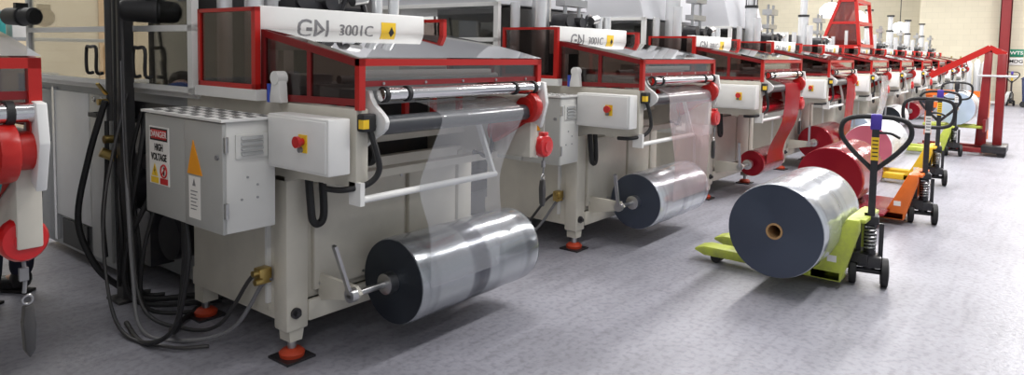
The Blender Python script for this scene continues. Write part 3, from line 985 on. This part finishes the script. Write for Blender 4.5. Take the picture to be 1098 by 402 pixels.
LOOP = ((0.20, 0.80), (0.0, 0.74), (-0.2, 0.66), (-0.12, 0.57), (0.15, 0.55))
web(r, [(x, y, z) for x, (y, z) in zip((0.0, -0.2, -0.3, -0.25, -0.1), LOOP)], [(0.55, y, z) for y, z in LOOP], 'filmred', 'film_loop')
r = mroll(3, 0.45, 0.95, 0.235, 'redroll', 'redface', 'large red film roll on the fourth machine, seen behind the loaded orange truck')
web(r, *wred(0.235, 0.42, 0.92, 0.0), 'filmred')
web(r, [(x, y, z) for x, (y, z) in zip((0.1, -0.1, -0.25, -0.2, -0.1), LOOP)], [(0.55, y, z) for y, z in LOOP], 'filmred', 'film_loop')
r = mroll(4, 0.45, 0.95, 0.2, 'whiteroll', 'blueface', 'milky white film roll on the machine behind the orange truck handle')
web(r, *wred(0.2, 0.2, 0.8, 0.0), 'filmwhite')
mroll(5, 0.45, 0.95, 0.24, 'whiteroll', 'darkface', 'white film roll with black end on the machine below the raised red cage')
mroll(6, 0.45, 0.95, 0.2, 'redroll', 'redface', 'red film roll on the first machine beyond the raised cage')
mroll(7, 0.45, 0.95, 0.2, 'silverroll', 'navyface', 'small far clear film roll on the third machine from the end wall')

# ---------------------------------------------------------------- hanging reels
def make_reel():
    t = thing('hanging_reel', '', 'reel')
    MB().lathe((0, 0.02, 0), (0, -1, 0), [(0, 0.050), (0.01, 0.068), (0.045, 0.068), (0.058, 0.060), (0.060, 0.03), (0.064, 0.03)], 10 if False else 22).build('casing', 'redplastic', t)
    MB().box(-0.022, 0.022, -0.03, 0.015, 0.06, 0.085, 0.004).build('cord_guide', 'redplastic', t)
    MB().tube([(0, -0.01, 0.08), (0.002, -0.01, 0.15), (0.0, -0.01, 0.22)], 0.004, 6).torus((0, -0.01, 0.235), (0, 1, 0), 0.016, 0.004, 16, 6).build('hanging_cord', 'steel', t)
    MB().tube([(0, -0.01, -0.06), (0.004, -0.01, -0.12), (0, -0.01, -0.17)], 0.006, 6).box(-0.012, 0.012, -0.018, -0.004, -0.13, -0.09).build('hook_cord', 'inkgrey', t)
    return t
def make_tool():
    t = thing('cutting_tool', '', 'tool')
    MB().prism([(-0.012, -0.02), (0.014, -0.015), (0.018, -0.08), (0.016, -0.16), (0.0, -0.185), (-0.013, -0.16), (-0.016, -0.07)], 1, -0.018, 0.012, 0.005).build('handle', 'charcoal', t)
    MB().torus((0, -0.005, 0.0), (0, 1, 0), 0.014, 0.004, 18, 6).build('ring', 'steel', t)
    return t
GREEL = 'red reels hanging beside the machines'
reel0 = make_reel()
tool0 = make_tool()
RL = {-1: 'large red reel hanging at the left edge of the photo', 0: 'red reel hanging at the right side of the nearest machine',
      1: 'red reel hanging at the right side of the second machine', 2: 'red reel hanging right of the narrow red film web',
      3: 'red reel hanging right of the straight red film web on the fourth machine', 4: 'red reel hanging beside the milky film web',
      5: 'red reel hanging on the machine with the raised cage', 6: 'red reel hanging on the first machine beyond the raised cage'}
TL = {-1: 'black slab tool hanging below the large red reel at the left', 0: 'dark tool hanging below the reel of the nearest machine',
      1: 'dark tool hanging below the reel of the second machine', 2: 'dark tool hanging below the reel right of the narrow red web',
      3: 'dark tool hanging below the reel of the fourth machine'}
for n in range(-1, 7):
    o = reel0 if n == -1 else copy_tree(reel0)
    o.location = (mpos(n) + 1.425, 2.45, 1.03) if n >= 0 else (0.735, 2.5, 0.995)
    tag(o, RL[n], 'reel', GREEL)
    if n in TL:
        o = tool0 if n == -1 else copy_tree(tool0)
        o.location = (mpos(n) + 1.43, 2.45, 0.84) if n >= 0 else (0.745, 2.5, 0.80)
        tag(o, TL[n], 'tool', 'tools hanging below the reels')
t = thing('teal_cord', 'thin teal cord tied above the large red reel at the left edge', 'cord', (0.735, 2.5, 1.2))
MB().tube([(0.03, -0.02, 0.02), (0.0, -0.03, 0.01), (-0.05, -0.03, 0.0), (-0.07, -0.03, -0.06), (-0.12, -0.03, -0.12)], 0.006).tube([(0.0, -0.03, 0.01), (0.03, -0.03, -0.03), (-0.01, -0.03, -0.04), (-0.02, -0.03, 0.01)], 0.005).build('cord', 'teal', t)
o = MB().tube([(0.80, 2.55, 1.26), (0.80, 2.55, 1.15), (0.79, 2.56, 1.02), (0.785, 2.6, 0.92)], 0.014, 10).build('corrugated_hose', 'black')
tag(o, 'black corrugated hose hanging right of the large red reel', 'hose')

# ---------------------------------------------------------------- service pole, valves and cables by the nearest machine
t = thing('service_pole', 'dark steel pole from floor to ceiling left of the high voltage cabinet', 'pole', (1.90, 4.55, 0))
MB().box(-0.045, 0.045, -0.045, 0.045, 0, 6.2).build('post', 'charcoal', t)
MB().box(-0.09, 0.09, -0.09, 0.09, 0, 0.015).build('base_plate', 'charcoal', t)
MB().cyl((-0.02, 0.13, 1.12), (-0.02, 0.13, 6.2), 0.03, 12).build('conduit', 'charcoal', t)
s = MB()
s.cyl((-0.02, 0.13, 1.18), (-0.02, 0.13, 1.30), 0.028, 12)
s.cyl((-0.10, 0.13, 1.24), (0.04, 0.13, 1.24), 0.02, 12)
s.bar((-0.06, 0.10, 1.29), (-0.13, 0.05, 1.36), 0.02, 0.012)
s.build('valve', 'brass', t)
MB().cyl((-0.05, 0.0, 1.02), (-0.12, 0.0, 1.02), 0.025, 12).build('coupling', 'brass', t)
MB().cyl((-0.04, 0.03, 0.90), (-0.12, 0.05, 0.94), 0.03, 12).build('coupling', 'brass', t)
s = MB()
s.tube([(-0.055, -0.02, 2.4), (-0.06, -0.03, 1.5), (-0.07, -0.03, 0.8), (-0.06, -0.03, 0.1)], 0.008)
s.tube([(-0.05, 0.13, 1.12), (-0.06, 0.12, 0.8), (-0.08, 0.14, 0.5), (-0.06, 0.16, 0.25)], 0.014)
s.build('air_hose', 'black', t)
def cable(pts, r, m, label):
    o = MB().tube(pts, r, 8, 8).build('cable', m)
    return tag(o, label, 'cable', 'cables by the high voltage cabinet')
cable([(1.86, 4.45, 1.9), (1.82, 4.35, 1.2), (1.78, 4.2, 0.55), (1.75, 4.0, 0.12), (1.86, 3.75, 0.03), (1.93, 3.5, 0.10), (1.965, 3.25, 0.40), (1.99, 3.13, 0.46)], 0.011, 'charcoal', 'grey cable looping from the service pole down and up to the machine body')
cable([(1.84, 4.42, 1.5), (1.80, 4.3, 0.9), (1.74, 4.1, 0.3), (1.70, 3.9, 0.03), (1.80, 3.6, 0.02), (1.92, 3.35, 0.12), (1.98, 3.17, 0.38), (1.995, 3.11, 0.42)], 0.011, 'inkgrey', 'paler cable lying on the floor below the high voltage cabinet')
cable([(1.72, 3.45, 0.74), (1.74, 3.5, 0.45), (1.75, 3.6, 0.12), (1.82, 3.8, 0.03), (2.1, 4.02, 0.03)], 0.016, 'black', 'black cable hanging from the bottom of the high voltage cabinet')
cable([(1.70, 3.40, 0.74), (1.70, 3.38, 0.5), (1.68, 3.5, 0.15), (1.64, 3.75, 0.02), (1.7, 4.1, 0.02)], 0.013, 'black', 'black cable drooping onto the floor in front of the pole')
cable([(1.9, 4.5, 1.3), (1.72, 4.4, 0.7), (1.66, 4.25, 0.25), (1.62, 3.95, 0.03), (1.7, 3.6, 0.02), (1.84, 3.45, 0.02)], 0.010, 'charcoal', 'dark cable bowing out left of the others')
cable([(1.82, 4.62, 1.25), (1.75, 4.7, 0.9), (1.7, 4.75, 0.5), (1.78, 4.7, 0.2), (1.9, 4.66, 0.05)], 0.02, 'black', 'thick black hose left of the service pole')
o = MB().box(1.93, 2.0, 3.11, 3.17, 0.40, 0.48, 0.006).cyl((1.90, 3.13, 0.46), (1.94, 3.13, 0.46), 0.016).cyl((1.90, 3.11, 0.42), (1.94, 3.11, 0.42), 0.016).build('pipe_manifold', 'brass')
tag(o, 'small brass pipe coupling at the corner of the nearest machine', 'coupling')
for src, lb in (('cable', 'grey cable sagging between the first two full machines'), ('cable.001', 'paler cable sagging to the coupling of the second machine'), ('pipe_manifold', 'small brass pipe coupling at the corner of the second machine')):
    q = bpy.data.objects[src]
    c = copy_tree(q)
    c.location = (PITCHM, 0, 0)
    tag(c, lb, q['category'], q.get('group'))
for k in range(5):
    x = 1.95 + 0.03 * (k % 2)
    y = 4.08 + 0.13 * k
    q, w = random.uniform(-0.15, 0.15), random.uniform(-0.12, 0.12)
    cable([(x, y, 1.22), (x - 0.08, y + w, 0.85), (x - 0.1 + w, y + q, 0.4), (x - 0.06 + w, y + q * 0.4, 0.08), (x + 0.2 + q, y - 0.1 + w, 0.03)], 0.012 + 0.003 * (k % 3), 'black', ['black hose nearest the cabinet in the dark gap', 'second black hose from the cabinet in the dark gap', 'third black hose from the cabinet in the dark gap', 'fourth black hose from the cabinet in the dark gap', 'black hose nearest the pole in the dark gap'][k])
GMO = 'black motors behind the nearest machine guard'
def motor(x, y, z, d, label):
    t = thing('electric_motor', label, 'motor', (x, y, z), group=GMO)
    d = Vector(d).normalized()
    MB().lathe((0, 0, 0), d, [(-0.16, 0.05), (-0.14, 0.066), (0.0, 0.07), (0.01, 0.075), (0.03, 0.075), (0.04, 0.066), (0.15, 0.066), (0.17, 0.05)], 24).build('casing', 'black', t)
    MB().box(-0.04, 0.04, -0.03, 0.03, 0.06, 0.10).build('terminal_box', 'black', t)
    return t
motor(1.88, 6.25, 1.80, (0.3, -1, 0), 'black motor at the far end of the nearest machine guard')
motor(1.94, 4.26, 1.80, (0.9, -0.4, 0), 'black motor hanging beside the service pole')

# ---------------------------------------------------------------- pallet trucks
def make_truck(paint, label, loc, rz=0.0, heart=True, group='hand pallet trucks', lean=0.0, turn=-78):
    t = thing('pallet_truck', label, 'pallet truck', loc, rz, group)
    for sx in (-1, 1):
        f = MB()
        xc = sx * 0.195
        f.prism([(0.0, 0.055), (0.0, 0.125), (0.98, 0.125), (1.05, 0.105), (1.06, 0.085), (0.98, 0.055)], 0, xc - 0.08, xc + 0.08, 0.008)
        f = f.build('fork', paint, t)
        MB().cyl((xc - 0.045, 0.90, 0.042), (xc + 0.045, 0.90, 0.042), 0.04, 18).build('fork_roller', 'black', f)
        # sloping side cheek
        MB().prism([(0.20, 0.055), (0.20, 0.13), (0.14, 0.15), (-0.02, 0.50), (-0.10, 0.50), (-0.10, 0.42), (0.0, 0.055)], 0, xc + sx * 0.045 - 0.035, xc + sx * 0.045 + 0.035, 0.006).build('cheek', paint, t)
    MB().prism([(0.145, 0.13), (-0.015, 0.50), (-0.13, 0.50), (-0.13, 0.475), (-0.03, 0.475), (0.125, 0.13)], 0, -0.22, 0.22, 0.004).build('head_plate', paint, t)
    MB().box(-0.278, -0.274, 0.03, 0.09, 0.19, 0.235).build('maker_plate', 'paper', t, 'small white plate')
    MB().box(-0.10, 0.10, -0.13, -0.02, 0.17, 0.235).build('pivot_block', 'blackpaint', t)
    p = MB()
    turned = []
    p.cyl((0, -0.15, 0.12), (0, -0.15, 0.48), 0.04, 18)
    p.box(-0.075, 0.075, -0.23, -0.08, 0.14, 0.22, 0.01)
    p.box(-0.05, 0.05, -0.21, -0.09, 0.44, 0.50, 0.008)
    p.bar((-0.07, -0.13, 0.44), (-0.07, -0.13, 0.2), 0.02, 0.03)
    p.bar((0.07, -0.13, 0.44), (0.07, -0.13, 0.2), 0.02, 0.03)
    p.cyl((-0.115, -0.15, 0.10), (0.115, -0.15, 0.10), 0.02, 12)
    turned.append(p.build('hydraulic_pump', 'blackpaint', t))
    sp = []
    for k in range(60):
        a = k * 0.7
        sp.append((0.055 * math.cos(a) * 0.6 - 0.0, -0.225 + 0.03 * math.sin(a), 0.27 + 0.0027 * k))
    turned.append(MB().tube(sp, 0.006, 6, 2).build('spring', 'steel', t))
    for sx in (-1, 1):
        w = MB().lathe((sx * 0.075, -0.15, 0.1), (sx, 0, 0), [(0, 0.085), (0.006, 0.1), (0.045, 0.1), (0.05, 0.085)], 28).build('steering_wheel', 'black', t)
        turned.append(w)
        MB().cyl((sx * 0.12, -0.15, 0.1), (sx * 0.129, -0.15, 0.1), 0.05, 20).build('hub', 'inkgrey', w)
    y0 = -0.165
    def P(x, z):
        return (x, y0 - lean * (z - 0.45), z - 0.04)
    h = MB().bar(P(0, 0.40), P(0, 1.17), 0.055, 0.045).build('tiller', 'blackpaint', t)
    turned.append(h)
    if heart:
        lp = [P(0, 0.86), P(0.05, 0.90), P(0.15, 1.0), P(0.215, 1.10), P(0.20, 1.19), P(0.12, 1.225), P(0, 1.23), P(-0.12, 1.225), P(-0.20, 1.19), P(-0.215, 1.10), P(-0.15, 1.0), P(-0.05, 0.90)]
    else:
        lp = [P(0, 0.98), P(0.12, 0.985), P(0.19, 1.02), P(0.215, 1.11), P(0.20, 1.21), P(0.12, 1.25), P(0, 1.255), P(-0.12, 1.25), P(-0.20, 1.21), P(-0.215, 1.11), P(-0.19, 1.02), P(-0.12, 0.985)]
    MB().tube(lp, 0.017, 10, 5, True, True).build('loop_handle', 'black', h)
    MB().box(-0.035, 0.035, y0 - lean * 0.7 - 0.03, y0 - lean * 0.7 + 0.03, 1.10, 1.21, 0.01).build('control_head', 'purple' if heart else 'blackpaint', h)
    MB().tube([P(0.02, 1.12), P(0.09, 1.12), P(0.15, 1.09)], 0.009).build('release_lever', 'black', h)
    tl_ = MB().box(-0.024, 0.024, y0 - lean * 0.55 - 0.031, y0 - lean * 0.55, 0.89, 1.05).build('tiller_label', 'yellow' if heart else 'paper', h, 'yellow label' if heart else 'pale label')
    s = MB()
    for k in range(5):
        z = 0.915 + k * 0.027
        s.box(-0.018, 0.018, y0 - 0.032, y0 - 0.0305, z, z + 0.008)
    merge(tl_, s, 'ink')
    Rm = Matrix.Translation((0, -0.12, 0)) @ Matrix.Rotation(R(turn), 4, 'Z') @ Matrix.Translation((0, 0.15, 0))
    for q in turned:
        q.matrix_local = Rm
    return t
tg = make_truck('lime', 'lime green pallet truck in front carrying the clear roll', (5.37, 1.11, 0))
to = make_truck('truckorange', 'orange pallet truck carrying the large dark red roll', (7.75, 1.10, 0), heart=False)
ty = make_truck('truckyellow', 'yellow pallet truck carrying the pink-ended wrapped roll', (10.25, 1.30, 0))
tl = make_truck('lime', 'far lime green pallet truck beside the red lifter', (13.55, 1.45, 0), heart=False)
GP = 'film rolls on pallet trucks'
r = make_roll('large clear film roll with navy end and brown core on the lime green truck', 0.98, 0.315, 'palewrap', 'navyface', 0.05, 'card', GP)
r.location = (4.66, 1.43, 0.442)
r.rotation_euler = (0, 0, R(0))
r = make_roll('large dark red film roll lying on the orange pallet truck', 1.0, 0.30, 'redroll', 'redface', 0.045, 'redroll', GP)
r.location = (7.12, 1.70, 0.43)
r = make_roll('pink-ended roll in white wrap on the yellow pallet truck', 1.2, 0.30, 'whiteroll', 'pinkface', 0.045, 'whiteroll', GP)
r.location = (9.9, 1.92, 0.43)
r = make_roll('pale blue ended milky roll raised on the red lifter', 0.9, 0.28, 'whiteroll', 'blueface', 0.05, 'whiteroll', GP)
r.location = (13.9, 1.36, 0.768)
o = MB().prism([(-0.62, -0.32), (-0.56, -0.40), (0.30, -0.40), (0.36, -0.34), (0.36, 0.75), (-0.62, 0.75)], 2, 0.128, 0.15, 0.004).build('red_sheet', 'redroll')
o.location = (7.75, 1.62, 0)
tag(o, 'flat red sheet lying on the forks of the orange truck', 'sheet')

# ---------------------------------------------------------------- red lifter with jib
t = thing('lifter', 'red wheeled lifter with a jib arm in the far aisle', 'lifter', (14.2, 0.85, 0))
MB().box(-0.07, 0.07, -0.14, -0.01, 0.14, 1.70, 0.01).build('mast', 'maroon', t)
MB().prism([(0.08, 0.14), (0.24, 0.14), (0.17, 1.76), (0.06, 1.76)], 0, -0.05, 0.05, 0.01).build('mast', 'maroon', t)
MB().box(-0.34, 0.34, -0.22, 0.12, 0.06, 0.18, 0.01).build('base', 'blackpaint', t)
for x in (-0.28, 0.28):
    MB().box(x - 0.05, x + 0.05, 0.1, 1.05, 0.05, 0.13, 0.01).build('base_leg', 'maroon', t)
    MB().cyl((x - 0.03, -0.15, 0.06), (x + 0.03, -0.15, 0.06), 0.06).build('wheel', 'black', t)
    MB().cyl((x - 0.03, 1.0, 0.05), (x + 0.03, 1.0, 0.05), 0.05).build('wheel', 'black', t)
    MB().box(x * 0.5 - 0.05, x * 0.5 + 0.05, 0.09, 1.0, 0.44, 0.485, 0.006).build('fork', 'lime', t, 'yellow-green fork')
MB().box(-0.32, 0.32, 0.08, 0.12, 0.40, 0.60).build('carriage', 'maroon', t)
MB().bar((0, 0.10, 1.80), (0, 0.95, 1.30), 0.12, 0.10).bar((0, 0.12, 1.80), (0, -0.12, 1.68), 0.10, 0.10).build('jib_arm', 'red', t)
MB().cyl((-0.1, -0.30, 1.33), (-0.1, 0.24, 1.33), 0.018).box(-0.11, -0.04, -0.1, -0.04, 1.31, 1.35).build('push_bar', 'alu', t)

# ---------------------------------------------------------------- far end of the hall
t = thing('steel_column', 'dark red steel column standing against the end wall', 'column', (30.6, 1.64, 0))
MB().box(-0.15, 0.15, -0.17, -0.14, 0.012, 6.2).box(-0.15, 0.15, 0.14, 0.17, 0.012, 6.2).box(-0.03, 0.03, -0.14, 0.14, 0.012, 6.2).box(-0.15, -0.13, -0.17, 0.17, 0.012, 6.2).build('shaft', 'maroon', t)
MB().box(-0.25, 0.25, -0.25, 0.25, 0, 0.012).build('base_plate', 'maroon', t)
MB().cyl((-0.155, 0.0, 1.74), (-0.165, 0.0, 1.74), 0.06).build('round_marker', 'paper', t, 'white round spot')
GS = 'notice boards on the end wall'
def sign(y0, y1, z0, z1, m, word, ink, label):
    t = thing('wall_sign', label, 'sign', (30.995, (y0 + y1) / 2, z0), group=GS)
    MB().box(-0.02, 0.0, (y0 - y1) / 2, (y1 - y0) / 2, 0, z1 - z0, 0.003).build('board', m, t)
    text('lettering', word, (z1 - z0) * 0.62, ink, t, (-0.022, 0, (z1 - z0) / 2), (R(90), 0, R(-90)), 0.001, sx=1.1, bold=0.004)
sign(1.08, 1.50, 1.72, 1.99, 'wallgreen', 'WTS', 'paper', 'green board with white letters right of the red column')
sign(1.08, 1.50, 1.42, 1.69, 'paper', 'MDG', 'ink', 'white board with dark letters below the green board')
sign(0.58, 1.04, 1.72, 1.99, 'yellow', 'PPE', 'ink', 'yellow board at the right edge of the photo')
sign(0.58, 1.04, 1.42, 1.69, 'redsticker', 'APP', 'paper', 'red board at the right edge of the photo, below the yellow board')
t = thing('orange_barrier', 'long orange steel barrier beyond the red lifter in the far aisle', 'barrier', (17.0, 1.65, 0))
for y in (-0.5, 0.5):
    MB().box(-0.06, 0.06, y - 0.06, y + 0.06, 0, 0.92).build('post', 'truckorange', t)
for z in (0.64, 0.90):
    MB().box(-0.09, -0.06, -0.56, 0.56, z - 0.06, z + 0.06).build('rail', 'truckorange', t)
GC = 'silver cylinders standing near the end wall'
gc = None
for k in range(9):
    if gc is None:
        gc = o = thing('gas_cylinder', '', 'cylinder')
        MB().lathe((0, 0, 0), (0, 0, 1), [(0, 0.10), (0.02, 0.115), (1.45, 0.115), (1.56, 0.07), (1.62, 0.03)], 18).build('bottle', 'alu', o)
        MB().cyl((0, 0, 1.62), (0, 0, 1.70), 0.025, 10).build('valve', 'brass', o)
    else:
        o = copy_tree(gc)
    o.location = (28.4 + (k % 2) * 0.2, 2.0 + k * 0.25, 0)
    tag(o, 'tall silver cylinder standing left of the red column near the end wall', 'cylinder', GC)
make_truck('truckwhite', 'pallet truck with raised pale handle parked by the end wall', (29.9, 1.45, 0), R(0), True)
def bin_(loc, label):
    t = thing('wheelie_bin', label, 'bin', loc)
    MB().prism([(-0.22, 0.06), (0.22, 0.06), (0.28, 0.95), (-0.28, 0.95)], 0, -0.28, 0.28, 0.02).build('bin_body', 'bluebin', t)
    MB().prism([(-0.30, 0.95), (0.32, 0.95), (0.25, 1.03), (-0.28, 1.02)], 0, -0.3, 0.3, 0.01).build('lid', 'bluebin', t)
    for x in (-0.26, 0.26):
        MB().cyl((x - 0.025, 0.2, 0.1), (x + 0.025, 0.2, 0.1), 0.1).build('wheel', 'black', t)
bin_((29.6, 0.75, 0), 'dark blue wheeled bin at the right edge by the end wall')
# white hanging lamps over the far machines
for k, (x, y, z) in enumerate(((16.3, 4.0, 2.62), (18.6, 4.0, 2.58), (24.5, 4.0, 2.55))):
    t = thing('pendant_lamp', ['white pendant lamp nearest, above the far machines', 'white pendant lamp left of the raised red cage', 'white pendant lamp right of the raised red cage'][k], 'lamp', (x, y, z), group='white pendant lamps')
    MB().lathe((0, 0, 0.16), (0, 0, -1), [(0, 0.05), (0.03, 0.14), (0.14, 0.24), (0.26, 0.24), (0.34, 0.15)], 20).build('shade', 'lampshade', t)
    MB().cyl((0, 0, 0.16), (0, 0, 6.2 - z), 0.012, 8).build('cord', 'black', t)
# bench with boxes seen through the guards at the left
t = thing('work_bench', 'shelved work bench seen through the guards at the far left', 'bench', (3.0, 9.4, 0))
MB().box(-0.9, 0.9, -0.35, 0.35, 0.9, 0.95, 0.005).build('worktop', 'white', t)
MB().box(-0.9, 0.9, -0.1, 0.3, 1.62, 1.66, 0.005).build('shelf', 'grey', t)
for x in (-0.85, 0.85):
    for y in (-0.3, 0.3):
        MB().box(x - 0.025, x + 0.025, y - 0.025, y + 0.025, 0, 0.9).build('leg', 'grey', t)
    MB().box(x - 0.02, x + 0.02, 0.25, 0.29, 0.95, 1.62).build('upright', 'grey', t)
GB = 'boxes on the work bench'
for x, z, w, h, mm, lb in ((-0.42, 1.66, 0.16, 0.28, 'teal', 'teal box on the bench shelf'), (-0.20, 1.66, 0.16, 0.26, 'paper', 'white box on the bench shelf'), (0.0, 0.95, 0.34, 0.28, 'blue', 'blue crate on the bench top'), (-0.6, 0.95, 0.30, 0.2, 'paper', 'white carton on the bench top')):
    t2 = thing('storage_box', lb, 'box', (3.0 + x, 9.45, z), group=GB)
    MB().box(-w / 2, w / 2, -0.12, 0.12, 0, h, 0.006).build('box_body', mm, t2)
    MB().box(-w / 2 - 0.006, w / 2 + 0.006, -0.126, 0.126, h, h + 0.02, 0.004).build('box_lid', 'grey', t2)
t = thing('wall_board', 'large tan board leaning in front of the side wall at the left', 'board', (5.2, 13.2, 0))
MB().box(-3.2, 3.0, -0.04, 0.04, 0.0, 3.2, 0.01).build('panel', mat('tan_board', (0.50, 0.42, 0.29), 0.8, wear=0.4, wcol=(0.30, 0.23, 0.14), wscale=1.2), t)
MB().box(-3.2, -3.1, -0.07, 0.07, 0, 3.25).box(-0.1, 0.0, -0.07, -0.04, 0, 3.25).box(2.9, 3.0, -0.07, 0.07, 0, 3.25).build('batten', 'card', t)

# ---------------------------------------------------------------- worker bending behind the left machine
def skin_body(name, verts, edges, m, parent, levels=2):
    me = bpy.data.meshes.new(name)
    me.from_pydata([v[0] for v in verts], edges, [])
    o = bpy.data.objects.new(name, me)
    C.objects.link(o)
    sk = o.modifiers.new('skin', 'SKIN')
    sk.use_smooth_shade = True
    for i, v in enumerate(verts):
        q = me.skin_vertices[0].data[i]
        q.radius = v[1] if isinstance(v[1], tuple) else (v[1], v[1])
        q.use_root = (i == 0)
    sb = o.modifiers.new('sub', 'SUBSURF')
    sb.levels = levels
    sb.render_levels = levels
    bpy.context.view_layer.update()
    me2 = bpy.data.meshes.new_from_object(o.evaluated_get(bpy.context.evaluated_depsgraph_get()))
    bpy.data.objects.remove(o)
    me2.name = name
    me2.materials.clear()
    me2.materials.append(M[m])
    me2.polygons.foreach_set('use_smooth', [True] * len(me2.polygons))
    o = bpy.data.objects.new(name, me2)
    C.objects.link(o)
    o.parent = parent
    return o
t = thing('person', 'person in navy trousers and black boots bending behind the left machine', 'person', (1.41, 5.12, 0), R(-60))
# pelvis, legs, bent torso (towards -x), arms, neck and head
V = [((0, 0, 0.92), (0.13, 0.15)),
     ((0, -0.10, 0.88), 0.085), ((0.03, -0.12, 0.48), 0.058), ((0.0, -0.12, 0.10), 0.04), ((-0.16, -0.13, 0.045), 0.035),
     ((0, 0.10, 0.88), 0.085), ((0.03, 0.12, 0.48), 0.058), ((0.0, 0.12, 0.10), 0.04), ((-0.16, 0.13, 0.045), 0.035),
     ((-0.18, 0, 1.08), (0.13, 0.15)), ((-0.40, 0, 1.20), (0.14, 0.17)), ((-0.50, 0, 1.25), (0.07, 0.07)), ((-0.62, 0, 1.27), (0.085, 0.08)), ((-0.72, 0, 1.25), (0.085, 0.08)),
     ((-0.44, -0.20, 1.18), 0.055), ((-0.46, -0.24, 0.90), 0.042), ((-0.56, -0.20, 0.68), 0.03), ((-0.60, -0.19, 0.60), 0.028),
     ((-0.44, 0.20, 1.18), 0.055), ((-0.46, 0.24, 0.90), 0.042), ((-0.56, 0.20, 0.68), 0.03), ((-0.60, 0.19, 0.60), 0.028)]
E_ = [(0, 1), (1, 2), (2, 3), (3, 4), (0, 5), (5, 6), (6, 7), (7, 8), (0, 9), (9, 10), (10, 11), (11, 12), (12, 13), (10, 14), (14, 15), (15, 16), (16, 17), (10, 18), (18, 19), (19, 20), (20, 21)]
for sy in (-1, 1):
    base = 17 if sy < 0 else 21
    for j in range(4):
        b0 = len(V)
        y = sy * (0.19 + (j - 1.5) * 0.018)
        V.append(((-0.64, y, 0.55), 0.009))
        V.append(((-0.655, y, 0.515), 0.008))
        E_ += [(base, b0), (b0, b0 + 1)]
    b0 = len(V)
    V.append(((-0.60, sy * 0.14, 0.575), 0.010))
    V.append(((-0.63, sy * 0.13, 0.545), 0.009))
    E_ += [(base, b0), (b0, b0 + 1)]
skin_body('body', V, E_, 'skin', t)
tv = [((0, 0, 0.93), (0.15, 0.17)), ((0, -0.10, 0.86), 0.105), ((0.03, -0.12, 0.48), 0.08), ((0.0, -0.12, 0.09), 0.068), ((0, 0.10, 0.86), 0.105), ((0.03, 0.12, 0.48), 0.08), ((0.0, 0.12, 0.09), 0.068)]
skin_body('trousers', tv, [(0, 1), (1, 2), (2, 3), (0, 4), (4, 5), (5, 6)], 'navy', t)
tv = [((-0.03, 0, 0.97), (0.15, 0.165)), ((-0.18, 0, 1.08), (0.15, 0.17)), ((-0.40, 0, 1.20), (0.16, 0.19)), ((-0.48, 0, 1.24), (0.085, 0.09)), ((-0.44, -0.20, 1.18), 0.075), ((-0.46, -0.24, 0.93), 0.06), ((-0.44, 0.20, 1.18), 0.075), ((-0.46, 0.24, 0.93), 0.06)]
skin_body('shirt', tv, [(0, 1), (1, 2), (2, 3), (2, 4), (4, 5), (2, 6), (6, 7)], 'shirtblue', t)
MB().ball((-0.66, 0, 1.31), 0.105, 16, (1.1, 0.95, 0.8)).build('hair', 'hair', t)
for y in (-0.12, 0.12):
    MB().ball((-0.10, y, 0.05), 0.06, 16, (2.2, 0.9, 0.8)).ball((0.0, y, 0.09), 0.062, 14, (1, 1, 1.2)).box(-0.22, 0.07, y - 0.045, y + 0.045, 0.0, 0.02, 0.006).build('boot', 'boot', t)
